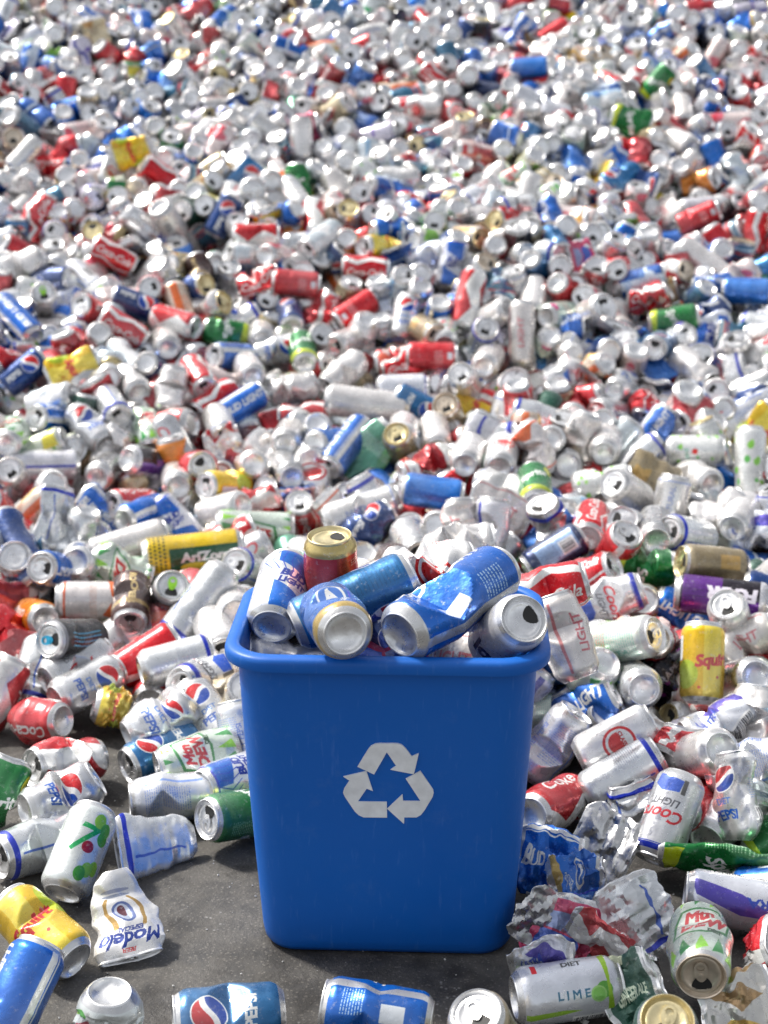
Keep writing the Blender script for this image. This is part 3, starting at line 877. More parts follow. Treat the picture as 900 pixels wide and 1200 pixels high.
    for P in (A, B, Cc):
        c = len(V); n = len(P)
        for back in (0, 1):
            for X, Y in P:
                r = ray(390 + X / 6.923, 860 + Y / 6.923)
                o = CAM - BIN
                lo = np.array([o[0] * ca + o[1] * sa, -o[0] * sa + o[1] * ca, o[2]])
                ld = np.array([r[0] * ca + r[1] * sa, -r[0] * sa + r[1] * ca, r[2]])
                # plane y = q1y + slope*(z - q1z)
                tt = (q1[1] + slope * (lo[2] - q1[2]) - lo[1]) / (ld[1] - slope * ld[2])
                p = lo + tt * ld
                V.append((p[0], p[1] + back * .006, p[2]))
        F.append([c + i for i in range(n)])
        for i in range(n):
            j = (i + 1) % n
            F.append([c + i, c + j, c + n + j, c + n + i])
    me = mesh_from('recycling_mark', V, F, mats=[plain('white_printed_mark', (.80, .81, .82), .5)], smooth=False)
    link('recycling_mark', me, root)
    return root
make_bin()
# ---------------------------------------------------------------- cans read off the photograph
# x y angle(lid direction in the picture) tilt(lid toward camera) size shape art roll [d=depth h=height dh= lid= tab=] | what it looks like   (* = looks like no other)
SPEC = '''
328 698 74 -50 std ok budwhite 20 d=1.90|*white can with blue slanted lettering standing base out in the bin
389 680 93 27 std dent cherry 107 d=1.91 lid=goldlid notab|*cherry red can with gold lid standing up from the bin
414 704 24 -6 tall ok pepsiteal 75 d=1.86|*teal blue cola can slanting across the bin behind the round silver base
393 726 125 -72 std dent water 60 d=1.74|*light blue can with round emblem, its base hanging over the bin's front rim
530 706 34 -43 big pinch budblue -82 d=1.80|*very large blue can with white small print and sharp dent on top of the bin
594 741 40 66 std ok lo 175 d=1.80 lid=alu open notab|*white can with a grey lid and dark mouth at the bin's corner
343 772 172 14 std dent white 90 d=1.90|*torn white can stub lying just inside the bin's front rim
455 772 10 0 std crush magenta 0 d=1.88|*magenta and silver crushed can deep between two big bases in the bin
530 775 -8 0 std flat faintred 0 d=1.87|*flattened silver can under the very large blue can in the bin
505 668 10 0 std crush whitered 0 d=1.98|*white can with a red ring wedged behind the very large blue can
455 735 -60 10 std dent pepsi 0 d=1.90|*navy can wedged between the teal blue cola can and the very large blue can
498 690 30 0 std crush whitered 0 d=2.0|*white crushed can peeping over the very large blue can
360 720 60 20 std crush brown 0 d=1.93|*brown crushed can half hidden under the cherry red can
93 998 64 -22 std ok lemon -8 dh=.012|*white lemon lime can with big green figure and plum dot
75 930 12 -22 std waist dietpepsi -20 h=.075|*pinched silver cola can showing its round red white and blue emblem
45 990 193 28 std dent bluering 10 h=.034|*silver can with blue ring whose lid peeks out under the lemon lime can
-4 928 30 0 std crush green 0 h=.05|*green crushed can lying on the asphalt at the picture's edge
76 893 188 22 std crush swash 0 h=.034|*red and white crumpled can beside the green crushed can
45 843 176 -42 std waist cola 150 h=.036|*buckled red cola can showing its silver base beside bare asphalt
134 828 -18 -6 std squat yellow 0 h=.05|*yellow crumpled can at the heap's foot
190 881 200 24 std ok pepsiteal 40 h=.036|*teal blue cola can with emblem lying at the heap's foot
232 888 193 10 std dent dew 10 h=.06|*pale citrus can with green zigzags and red letters, beside the teal blue cola can
203 935 183 3 std dent bluetext 0 h=.034|*silver can covered in small blue print lying on asphalt with its pull tab out
183 989 184 8 std fan bluering 10 h=.022|*flattened silver can with blue end lying on bare asphalt
144 1073 -80 6 std fan crest 0 h=.016|*flattened cream beer can with upside-down blue lettering on the asphalt
48 1092 132 -30 std dent yellow 0 h=.045|*crumpled yellow grapefruit can on the asphalt
20 1168 58 -12 std ok budblue 100 h=.034|*deep blue can with neck ring touching the crumpled yellow grapefruit can
130 1190 -95 -42 std squat lemon 30 h=.048|*squashed white can sitting upside down with its base up
268 1191 181 4 std dent pepsiteal 10 h=.034|*dented teal cola can with its tab sticking out, alone on the asphalt
442 1188 170 -4 std dent budblue -80 h=.034|*blue and white dented beer can on the asphalt in front of the bin
574 1222 118 58 std dent tan 0 h=.04 lid=alu|*small cream can with silver lid facing up on the asphalt
664 1161 12 -12 std ok lime 12 h=.040|*silver lime flavoured can with green fruit and swoosh
820 1112 -82 60 std dent dewturned 180 h=.075 lid=bronze|*pale green citrus can with a tan lid facing out
878 1060 178 5 tall ok violet 30 h=.045|*long silver can with barcode and violet swoosh behind the pale green citrus can
908 1112 100 70 std squat cola 0 h=.05|*red crushed disc of a can at the edge
776 1222 80 68 std ok darkgreen 0 h=.04 lid=goldlid|*gold lid of a dark green can facing up
866 1182 15 0 std foil goldsil 0 h=.02|*flattened gold and silver can
742 1163 40 0 std foil darkgreen 0 h=.012|*flattened dark green can beside the gold lid
846 1008 2 0 tall flat green 68 h=.05|*long flattened green can with a yellow end
784 958 -106 12 std ok blueband 20 h=.075|*silver beer can with blue lower ring and red script, standing steeply
862 932 96 -4 std flat dietpepsi -60 h=.10|*crumpled white and blue cola can above the long flattened green can
729 909 34 -3 std ok bluering 60 h=.075 out|*silver can with bright blue ring and its pull tab up
722 868 31 0 std ok whitered 10 h=.095|*white can with red emblem and red bottle shape
647 872 55 12 std dent bluetext 20 h=.07|*silver can with small blue print leaning against the bin
682 826 35 0 std flat budblue -20 h=.10|*flattened blue and white beer can near the bin's side
741 799 150 -70 std ok bluering 0 h=.12|silver can with its base facing out
785 786 50 10 std crush darkmix 0 h=.10|*dark multicoloured can half hidden by the upright yellow can
823 777 92 -8 std ok yellow 30 h=.15|*upright yellow soda can with red lettering
718 753 14 33 tall ok mint 10 h=.17|*tall pale green can with a grey lid and dark mouth
714 703 22 3 std dent blueband 5 dh=.02|*silver beer can with blue ring and pink script above the tall pale green can
722 646 62 52 std ok cola 70 dh=.02|*red cola can with its lid facing out
687 678 26 28 std dent cola -40|*red cola can lying with shaded lid between two other red cans
640 693 17 0 std dent cola 20 d=2.2|*red cola can with white script touching the bin's back corner
650 648 214 8 std ok navy 10|*navy blue can with pale data panel
662 746 112 0 std dent faintred 40 d=2.15|*white can with pink lettering standing close behind the bin
835 662 178 24 std ok tan 10 dh=.03 lid=goldlid|*champagne gold can lying with its gold lid out
757 664 -12 0 std crush green 60|*green and lime crushed can beside the champagne gold can
846 700 178 0 tall ok purple 8 dh=.02|*tall purple and black can with big white letters
857 728 110 62 std ok white 0 dh=.02|white can with its lid and mouth facing out
805 722 158 0 std dent budblue 0 dh=-.05|*bright blue can wedged behind the upright yellow can
876 752 52 -18 std waist faintred 0|*buckled silver can with a red stripe beside the upright yellow can
868 798 200 -66 std ok bare 0|silver can with its base facing out
845 850 20 -20 std crush violet 0|crushed silver can with violet tint
884 850 100 0 std crush white 0|crushed white can
795 868 60 -20 std squat cola 30|*red squashed can with white base beside it
822 885 200 -62 std ok white 0|white can with its base facing out
880 898 20 10 std dent bluetext 0|dented silver can with small blue print
650 943 27 -55 std dent swash 60 h=.045|*red and white crumpled can touching the bin's side with its silver base out
642 1010 -10 0 std foil budblue 0 h=.03|*flattened bright blue can with torn foil touching the bin's side
708 988 -25 0 std foil bare 0 h=.035|*big crumpled sheet of bare foil, once a can
676 1042 5 0 std foil water 0 h=.012|*small flattened light blue can on dark asphalt
642 1080 60 0 std foil bare 30 h=.018|*small crumpled foil can at the bin's foot
655 1088 80 0 std foil magenta 0 h=.012|*flattened magenta can with blue patches
702 1102 -30 0 std foil swash 60 h=.015|*crumpled silver and red foil can beside the flattened magenta can
748 1076 -60 0 std foil bluering 0 h=.04|*crumpled foil can with a blue band
725 1135 10 0 std foil bare 80 h=.012|*crumpled bare foil can behind the lime flavoured can
636 1130 12 0 std foil violet 50 h=.012|*flattened silver can with violet print on the asphalt
742 943 110 20 std squat bluering 0 h=.05|*squashed silver can with blue ring beside the steep silver beer can
284 954 186 36 std ok green 60 h=.036|*green can with its lid out, half behind the bin
277 912 196 34 std ok budwhite 30 h=.05|*blue and white beer can lying on the green can beside the bin
285 868 100 0 std dent bluetext 60 h=.05|silver can with small blue print
244 838 124 -30 std ok dietpepsi 10 h=.07|*silver cola can with emblem and a shaded base
190 842 22 -14 std crush dietpepsi -10 h=.075|*crushed silver cola can with a big emblem behind the teal blue cola can
237 797 198 18 std waist blueband 30 h=.10|*crumpled silver beer can with blue ring and its lid out
207 775 12 -8 std ok bluering 100 h=.10|*silver can with a blue far end and a green red bottle print
172 768 30 0 std ok cola 90 h=.09|*pinkish red cola can under two silver cans
102 803 22 -26 std ok dietpepsi 5 h=.07|*silver cola can with round emblem behind the yellow crumpled can
90 781 22 -28 std dent dietcola 20 h=.08|*silver diet cola can with red script and shaded base
86 749 178 50 std ok black 0 h=.12 tab=tabblue|*black energy drink can with a blue pull tab
42 788 -108 22 std dent bluering 20 h=.06|*silver can with blue band and dark end standing on its lid
22 766 22 0 std crush darkred 5 h=.07|*dark red beer can with white script, crushed
-2 812 60 0 std dent swash 0 h=.05|*red can with white swash at the picture's edge
42 724 160 -74 std ok orangefull 0|white based orange can with its base facing out
107 703 176 -4 std ok orange 20|*white can with orange ring and orange shading
155 706 -96 52 std dent brown 0 dh=.02|*brown can with its silver lid facing down and out
200 699 80 72 std ok black 0 dh=.02 tab=tabgreen|*black can with a lime green pull tab
233 708 230 8 tall dent bluering 80 dh=.03|*tall white can with blue ring leaning over the heap
273 711 110 -78 std ok white 0 dh=.02|white can with its base facing out
254 745 -70 60 std ok white 0|white can with its lid facing out
140 748 30 -30 std dent faint 40|dented silver can with a pale shoulder
226 647 4 -3 big ok icedtea 25 dh=.02|*large yellow and green iced tea can with dotted end
150 638 14 -6 tall ok white 0 dh=.02|*tall plain white can beside the yellow and green iced tea can
142 667 -22 0 std crush dew 0|*crushed pale green citrus can under the tall plain white can
64 668 165 66 std ok budblue 0 dh=.01|*blue and white can with its lid and mouth facing out
98 665 -40 -72 std ok bluering 0|silver can with its base facing out
18 656 100 70 std disc dietpepsi 0 dh=.03|white can trodden into a disc
283 652 205 0 std dent dietcola 8|*white diet cola can with upside-down pink script
272 632 20 0 std crush cola 0|red crushed cola can
298 618 -4 -4 tall ok dew 30 dh=.01|*tall pale can with green slashes and red letters
291 668 150 62 std ok bluering 0|silver can with blue rim and its mouth facing out
50 545 178 0 tall ok bluestripe 8|*tall white can with a blue stripe along its top
17 560 120 70 std ok white 0|white can with its lid facing out
105 502 130 -38 std dent dietpepsi 30 dh=.02|*white cola can with emblem and dark base, tipped downhill
62 492 170 52 std ok budblue 60|*blue can with a white lid turned aside
172 542 -12 -46 std ok purple 60 dh=.02|*dark purple can with its silver base turned aside
207 562 100 -76 std ok white 0|white can with its base facing out
155 591 178 44 std ok cola 60|*red can with a white lid, partly under a blue can
168 602 18 -46 std dent budblue 60 dh=.03|*blue can with a bright silver base, on top of a red can
207 612 130 -10 std ok budwhite 0 dh=.01|*white and blue beer can pointing at the iced tea can
64 606 75 0 std flat bluering 30 dh=.03|*flattened silver can with a blue edge standing upright
120 600 -36 0 std flat budblue 0|*flattened blue beer can with white capitals
125 550 40 -64 std ok bare 0|silver can with its base facing out
132 525 60 -20 std crush white 0|crushed white can
264 570 178 46 std dent yellow 90 dh=.02|*dark yellow can with a silver lid
338 512 60 -74 std ok white 0 dh=.03|white can with its base facing out
336 550 120 -70 std ok bare 0 dh=.02|silver can with its base facing out
406 522 232 38 tall ok budblue 60 dh=.03|*tall blue beer can with white stripe and a grey lid
432 532 50 0 tall flat seagreen 0|*sea green flattened can
262 522 8 0 std foil swash 0 dh=.01|*red and white shredded foil can
312 574 90 30 std squat cola 0|*red stub of a can beside the shredded foil can
354 606 100 58 std dent cola 0|*red can with tilted silver lid just behind the cherry red can
298 592 10 0 std crush swash 0|red crushed cola can
262 597 190 -48 std ok white 0 dh=.02|white can with its base turned aside
347 588 4 0 std foil budblue 40|*flattened blue and white strip of a can
424 598 18 -8 tall dent faint 0 dh=.02|*tall silvery white can just behind the bin's heap
432 617 35 0 std crush pepsi 0|*crushed blue cola can with red and white wave
258 498 -70 62 std ok faint 0 dh=.02|silver can with its lid and mouth facing out
430 474 -8 0 big ok white 0 dh=.02|*very long plain white can lying level
472 505 80 -74 std ok white 0 dh=.02|white can with its base facing out
510 510 100 -60 std ok white 0|white can with its base facing out
549 533 70 -68 std ok white 0 dh=.02|white can with its base facing out
588 534 80 -66 std ok whitered 0 dh=.02|*white can with red trim, its base facing out
500 545 20 -20 std crush darkred 30 dh=.01|*pinkish dark red crushed can
507 577 -8 0 std ok blueplain 20 dh=.03|*plain bright blue can lying level behind the bin
592 574 166 -26 std dent faint 0|dented silver can with its base turned aside
627 572 100 -60 std ok green 0 dh=.02|*green can topped by a white base
625 528 -50 0 std crush orange 90 dh=.02|*crushed orange and white can
470 524 110 60 std ok tan 0 lid=goldlid|*gold lidded can under a white base
526 486 110 66 std ok tan 0 lid=bronze|*tan lidded can with a red spot
541 620 80 0 std crush faintred 0 dh=.03|*big crushed white can just above the bin
574 622 84 0 std dent bluestripe -30 dh=.02|*white can with a broad violet blue stripe
483 636 -60 64 std ok bare 0 dh=.03|*silver can with its lid facing out right behind the bin
585 598 -20 0 std flat faintred 0|flattened white can with red print
642 612 95 20 std crush bluering 0|crushed silver can with blue ring
710 521 80 -72 std ok white 0 dh=.03|white can with its base facing out
815 528 2 0 std ok dots 10 dh=.03|*white can with green dots lying level
706 566 12 0 std dent dots 60|*white can with green dots under a white base
735 576 150 58 std ok white 0 dh=.02|white can with its lid facing out
692 615 80 -66 std ok cola 0 dh=.02|*red can topped by a white base
768 621 100 -70 std ok bare 0 dh=.02|silver can with its base facing out
785 594 82 0 std ok faint 0|*silver can with pale blue ring standing upright
762 556 -28 0 std flat tan 0 dh=.02|*flattened tan can with blue print
880 545 95 -14 tall ok dots 200 dh=.02|*tall white can with green dots standing
818 562 160 -60 std dent white 0|white can with its base facing out
806 627 172 54 std ok bluering 0 dh=.02|*silver can with double blue ring and its mouth out
768 505 60 0 std dent budblue 0|*dented blue can lying behind a white base
748 538 42 -10 std ok bluering 60|silver can with a bright blue tip
845 598 15 -10 std crush white 0 dh=.02|crushed white can
868 605 60 -64 std ok white 0 dh=.02|white can with its base facing out
893 505 60 0 std flat yellow 0|*dark yellow flattened can
888 622 10 0 std crush violet 20|crushed violet tinted can
20 374 130 -40 tall ok budblue 20 dh=.03|*large light blue can with its base down
28 436 36 0 std ok pepsi -10 dh=.03|*navy cola can with a round emblem
86 434 20 0 std flat yellow 0 dh=.03|*yellow flattened can with red lettering
144 385 -34 0 std ok cola 15 dh=.03|*red cola can with white script slanting downhill
158 357 -22 0 std ok pepsi -30 dh=.03|*navy cola can just above the slanting red cola can
205 377 -18 30 std ok swash 30 dh=.03|*red and white striped can with its lid out
195 400 100 -72 std ok white 0|white can with its base facing out
131 476 -60 60 std ok bluering 0 dh=.03|silver can with its lid and mouth facing out
53 352 100 70 std ok white 0 dh=.02 tab=tabgreen|*white can with a lime green tab
200 455 80 -30 std waist white 0 dh=.03|*buckled plain white can
264 392 170 0 std crush green 40 dh=.02|*crushed green and blue can
307 393 90 -78 std ok white 0 dh=.03|white can with its base facing out
292 434 120 -72 std ok white 0 dh=.03|white can with its base facing out
272 418 176 44 std ok budblue 90 dh=.02|*blue can with its silver lid turned aside
282 475 30 -20 std ok budblue 0 dh=.03|*blue beer can with white capitals and a silver end
252 470 215 30 std dent cola 90|red can with its lid down
232 441 -60 56 std ok cola 0 dh=.02|*red can with a flat grey lid
355 412 100 -60 std ok green 0 dh=.03|*green can under a bright white base
373 400 60 70 std ok white 0 dh=.02|white can with its lid facing out
404 402 200 62 std ok white 0 dh=.02|white can with its lid facing out
402 436 220 30 std dent white 0 dh=.03|*white can with a dark open end
416 364 212 20 std ok redplain 0 dh=.03|*plain red can lying beside a crushed red can
378 366 40 0 std crush cola 60|red crushed cola can
340 371 100 -64 std ok pepsi 0 dh=.02|*dark blue can with its base facing out
326 410 14 0 std dent dietpepsi 0 dh=.02|*silver cola can with emblem lying level
345 456 8 0 std crush white 0 dh=.02|crushed white can
548 352 76 -24 tall ok swash 30 dh=.04|*tall white and red can standing base down
506 417 0 0 std ok redplain 0 dh=.03|*plain red can lying level
501 388 -30 66 std ok tan 0 lid=bronze dh=.03|*white can with a tan lid
474 374 80 -30 std ok dietpepsi 0 dh=.02|*white cola can with a tiny emblem
521 391 90 -64 std ok dots 0 dh=.02|white can with its base facing out
566 395 70 66 std ok bluering 0 dh=.03|silver can with its lid facing out
572 422 60 -72 std ok white 0 dh=.02|white can with its base facing out
611 392 92 -10 tall ok faintred 0 dh=.03|*tall white can with red lettering
576 372 210 -40 std ok white 0 dh=.03|white can with its base turned aside
625 350 85 -50 std ok white 0 dh=.03|white can with its base facing out
545 449 120 66 std ok white 0 dh=.02|white can with its lid facing out
476 430 10 0 std crush cola 0|red crushed cola can
472 455 2 0 std ok budwhite 100 dh=.02|*white can with pale blue lettering and red tip
490 476 -28 0 std ok pepsiteal 0 dh=.01|*bright blue can half under a white base
818 256 25 0 std ok redplain 0 dh=.04|*red can lying high on the heap
790 375 12 0 std ok green 0 dh=.04|*green can with yellow print lying level
875 341 0 0 std ok blueplain 20 dh=.04|*bright blue can lying level
620 80 4 0 std ok blueplain 20 dh=.06|*blue can near the heap's top
353 163 90 -10 std ok white 0 dh=.06|*plain white can standing upright
300 277 0 0 std ok swash 30 dh=.05|*red can with white stripes high on the heap
133 300 -30 0 std ok cola 0 dh=.04|*red can slanting high on the heap
45 256 80 0 tall crush cola 50 dh=.05|*big crushed red can high on the heap
428 315 -4 0 std ok cola 20 dh=.04|*red can with script lying beside a white base
347 332 -6 0 std ok redplain 0 dh=.04|*red can with bright silver end
303 330 20 0 std crush cola 0 dh=.03|red crushed cola can
155 178 15 0 std flat yellow 0 dh=.05|*yellow crushed can high on the heap
820 214 10 0 std crush orangefull 30 dh=.04|*crushed amber can high on the heap
770 97 50 0 std ok green 0 dh=.05|*green can near the heap's top
836 103 2 0 std crush pepsi 0 dh=.05|*crushed red white and blue can near the heap's top
262 253 60 0 std ok pepsi 0 dh=.04|*blue can standing on the heap's slope
740 143 -10 0 std flat green 0 dh=.05|*flattened green can near the heap's top
886 272 85 0 std ok cola 60 dh=.04|*red can upright high on the heap
762 349 0 0 std crush cola 0 dh=.03|red crushed cola can
612 36 60 0 std crush budblue 0 dh=.06|*crushed blue and white can at the heap's top
530 308 80 0 std dent budwhite 0 dh=.04|*violet blue and white can standing upright
540 640 20 0 std crush white 0 d=2.5|crushed white can
'''
heroes = []
for ln in SPEC.strip().split('\n'):
    a, lab = ln.split('|')
    f = a.split()
    e = dict(px=float(f[0]), py=float(f[1]), ang=float(f[2]), tilt=float(f[3]), size=f[4], shape=f[5], art=f[6], roll=float(f[7]), star=lab.startswith('*'), look=lab.lstrip('*'), hero=True)
    e['opt'] = dict(t.split('=') if '=' in t else (t, '1') for t in f[8:])
    o = e['opt']
    c = place(e['px'], e['py'], d=float(o['d']) if 'd' in o else None, h=float(o['h']) if 'h' in o else None, dh=float(o.get('dh', 0)))
    e['c'] = c
    e['M'] = frame_for(c, e['ang'], e['tilt'], e['roll'])
    e['seed'] = 1000 + len(heroes)
    heroes.append(e)

# keep the loose cans on the ground out of the asphalt
for e in heroes:
    if 'd' in e['opt']: continue
    p = proto(e['size'], e['shape'], e['seed'], 1)
    zmin = min((p[n][0] @ e['M'].T)[:, 2].min() for n in ('body', 'lid', 'base')) + e['c'][2]
    if zmin < .001 or ('h' in e['opt'] and float(e['opt']['h']) < .04):
        e['c'] = place(e['px'], e['py'], h=e['c'][2] + .001 - zmin)

# ---------------------------------------------------------------- the rest of the heap: layers of cans pushed apart
ARTS = [('mixpink', 10), ('mixsky', 12), ('mixred', 8), ('mixlime', 6), ('mixteal', 5), ('mixdark', 3.5), ('mixgold', 4), ('mixviolet', 2.5), ('mixorange', 3), ('mixblue', 9), ('white', 15), ('faint', 13), ('faintred', 9), ('bare', 7), ('blueband', 6), ('bluering', 6), ('dietpepsi', 5), ('bluetext', 4), ('budwhite', 5), ('dietcola', 3), ('whitered', 3), ('lemon', 2), ('dots', 3), ('mint', 2),
        ('cola', 6), ('swash', 5), ('darkred', 4), ('pepsi', 5), ('pepsiteal', 3), ('budblue', 6), ('navy', 2), ('water', 1), ('green', 1.6), ('darkgreen', 1), ('yellow', 1.6), ('tan', 2), ('black', 2), ('darkmix', 1),
        ('brown', 1.2), ('orange', 1.5), ('orangefull', 1), ('magenta', .6), ('purple', .6), ('violet', 1.5), ('seagreen', .6), ('dew', 2.5), ('lime', 1), ('crest', 1), ('bluestripe', 2), ('redplain', 6), ('blueplain', 7)]
AN = [a for a, _ in ARTS]; AP = np.array([p for _, p in ARTS], float); AP /= AP.sum()
SHP = [('ok', .18), ('dent', .23), ('waist', .13), ('crush', .25), ('flat', .08), ('squat', .05), ('foil', .08)]
SN = [s for s, _ in SHP]; SP = np.array([p for _, p in SHP]); SP /= SP.sum()
fill = []
STEP = .078
for layer, off in enumerate((.004, -.050, -.105)):
    st = STEP if layer < 2 else STEP * 1.25
    y = 1.5
    row = 0
    while y < 6.4:
        w = .2475 * (y + .3) + (.30 if y > 2.2 else .22)
        x = -w + (row % 2) * st / 2
        while x < w:
            qx, qy = x + rng.uniform(-.3, .3) * st, y + rng.uniform(-.3, .3) * st
            toe = np.interp(qx, _toex, _toey)
            s = surf(qx, qy)
            z = s + off + rng.normal() * .008
            inbin = abs(qx - .007) < .225 and 1.55 < qy < 1.93
            if qy > toe + .02 and z > .028 and not inbin:
                d = rng.normal(size=3); d[2] *= .65
                u = rng.uniform()
                if u < .34: d = np.array([0, -1.0, .42]) * (1 if rng.uniform() < .5 else -1) + rng.normal(size=3) * .30
                d /= np.linalg.norm(d)
                fill.append(dict(c=np.array([qx, qy, z]), ax=d, z0=z, size=rng.choice(['std', 'tall', 'big'], p=[.90, .075, .025]), shape=str(rng.choice(SN, p=SP)), art=str(rng.choice(AN, p=AP)), layer=layer, hero=False))
            x += st
        slope = (surf(0, y + .05) - surf(0, y - .05)) / .1
        y += st * .87 / math.sqrt(1 + slope ** 2)
        row += 1
THICK = {'ok': 1, 'pinch': 1, 'fan': .6, 'dent': .95, 'waist': .9, 'crush': .85, 'flat': .6, 'foil': .45, 'squat': .95, 'disc': .5}
LENF = {'squat': .55, 'foil': .8, 'disc': .25}
allc = heroes + fill
N = len(allc)
Cn = np.array([e['c'] for e in allc])
Ax = np.array([e['M'][:, 2] if e['hero'] else e['ax'] for e in allc])
Rr = np.array([SIZES[e['size']][0] * THICK[e['shape']] for e in allc]) * .001
Ln = np.array([SIZES[e['size']][1] * LENF.get(e['shape'], 1) for e in allc]) * .001
Of = np.maximum(0.002, Ln / 2 - Rr * .9)
mob = np.array([0.0 if e['hero'] else 1.0 for e in allc])
z0 = np.array([e.get('z0', 0) for e in allc])
for it in range(22):
    S = np.concatenate([Cn - Ax * Of[:, None], Cn, Cn + Ax * Of[:, None]])
    own = np.tile(np.arange(N), 3)
    kd = KDTree(len(S))
    for i, p in enumerate(S): kd.insert(p, i)
    kd.balance()
    I, J = [], []
    for i, p in enumerate(S):
        if mob[own[i]] == 0: continue
        for _, j, _d in kd.find_range(p, .066):
            if own[j] != own[i]: I.append(i); J.append(j)
    I, J = np.array(I), np.array(J)
    d = S[I] - S[J]
    L = np.linalg.norm(d, axis=1) + 1e-9
    pen = (Rr[own[I]] + Rr[own[J]]) * .93 - L
    k = pen > 0
    I, J, d, L, pen = I[k], J[k], d[k], L[k], pen[k]
    w = np.where(mob[own[J]] == 0, 1.0, .5)
    push = d / L[:, None] * (pen * w * .55)[:, None]
    D = np.zeros_like(S)
    cnt = np.zeros(len(S))
    np.add.at(D, I, push); np.add.at(cnt, I, 1)
    D /= np.maximum(1, cnt * .6)[:, None]
    D = D.reshape(3, N, 3)
    Cn = Cn + D.mean(0) * 1.6 * mob[:, None]
    rot = (D[2] - D[0]) / (2 * Of[:, None])
    Ax = Ax + rot * .7 * mob[:, None]
    Ax /= np.linalg.norm(Ax, axis=1)[:, None]
    Cn[:, 2] += (z0 - Cn[:, 2]) * .10 * mob
    lowest = Cn[:, 2] - np.abs(Ax[:, 2]) * Of - Rr * .97
    Cn[:, 2] += np.maximum(0, -lowest) * mob
# drop fillers that would hide a can read off the photograph, stand in the bin, or spill over the bare asphalt
hp = []
for e in heroes:
    i = len(hp)
    a, b = project(Cn[i] - Ax[i] * Ln[i] / 2 * .85), project(Cn[i] + Ax[i] * Ln[i] / 2 * .85)
    hp.append((a[0], a[1], b[0], b[1], FPX * Rr[i] / a[2], min(a[2], b[2])))
hp = np.array(hp)
keep = []
for i in range(len(heroes), N):
    px, py, pz = project(np.stack([Cn[i] - Ax[i] * Of[i], Cn[i], Cn[i] + Ax[i] * Of[i]]))
    x, y, z = Cn[i]
    if abs(x - .007) < .205 and 1.60 < y < 1.915: continue
    rf = FPX * Rr[i] / pz[1]
    dx, dy = hp[:, 2] - hp[:, 0], hp[:, 3] - hp[:, 1]
    bad = False
    for qx, qy in zip(px, py):
        t = np.clip(((qx - hp[:, 0]) * dx + (qy - hp[:, 1]) * dy) / (dx * dx + dy * dy + 1), 0, 1)
        dd = np.hypot(qx - hp[:, 0] - t * dx, qy - hp[:, 1] - t * dy)
        if np.any((dd < hp[:, 4] * .75 + rf * .62) & (pz.min() < hp[:, 5] + .005)): bad = True; break
    if not bad: keep.append(i)
cans = []
for i in list(range(len(heroes))) + keep:
    e = allc[i]
    e['c'], e['i'] = Cn[i], i
    if not e['hero']:
        e['seed'] = int(rng.integers(0, 9))
        e['M'] = axes(Ax[i], CAM - Cn[i] + np.array([0, .001, .002]), rng.uniform(0, 360) if e['shape'] not in ('flat', 'foil') else rng.uniform(-35, 35))
        e['opt'] = {'lid': 'goldlid'} if rng.uniform() < .05 else ({'lid': 'bronze'} if rng.uniform() < .04 else {})
        if rng.uniform() < .15: e['opt']['notab'] = '1'
    cans.append(e)
print('cans', len(cans), 'heroes', len(heroes))

# ---------------------------------------------------------------- which cans show largest: cast rays through the picture
bv, bf, who = [], [], []
o = 0
for ci, e in enumerate(cans):
    p = proto(e['size'], e['shape'], e['seed'] if not e['hero'] else e['seed'] % 9, 0)
    for n in ('body', 'lid', 'base'):
        V, F, _ = p[n]
        bv.append(V @ e['M'].T + e['c'])
        bf += [[a + o for a in f] for f in F]
        who += [ci] * len(F)
        o += len(V)
bo = bpy.data.objects['recycling_bin']
for ch in bo.children:
    if ch.name.startswith('body') or ch.name.startswith('rim'):
        mw = Matrix.Translation(BIN.tolist()) @ Matrix.Rotation(BROT, 4, 'Z')
        bv.append(np.array([(mw @ v.co)[:] for v in ch.data.vertices]))
        bf += [[a + o for a in f.vertices] for f in ch.data.polygons]
        who += [-1] * len(ch.data.polygons)
        o += len(ch.data.vertices)
bvh = BVHTree.FromPolygons(np.concatenate(bv).tolist(), bf)
vis = np.zeros(len(cans))
cv = Vector(CAM.tolist())
for py in np.arange(2, 1200, 4):
    for px in np.arange(2, 900, 4):
        h = bvh.ray_cast(cv, Vector(ray(px, py).tolist()))
        if h[0] is not None and who[h[2]] >= 0: vis[who[h[2]]] += 1
del bv, bf
for ci, e in enumerate(cans): e['vis'] = vis[ci]
order = sorted(range(len(cans)), key=lambda i: -vis[i])
solo = set(order[:300])
print('smallest solo', vis[order[299]], 'visible', int((vis > 0).sum()))

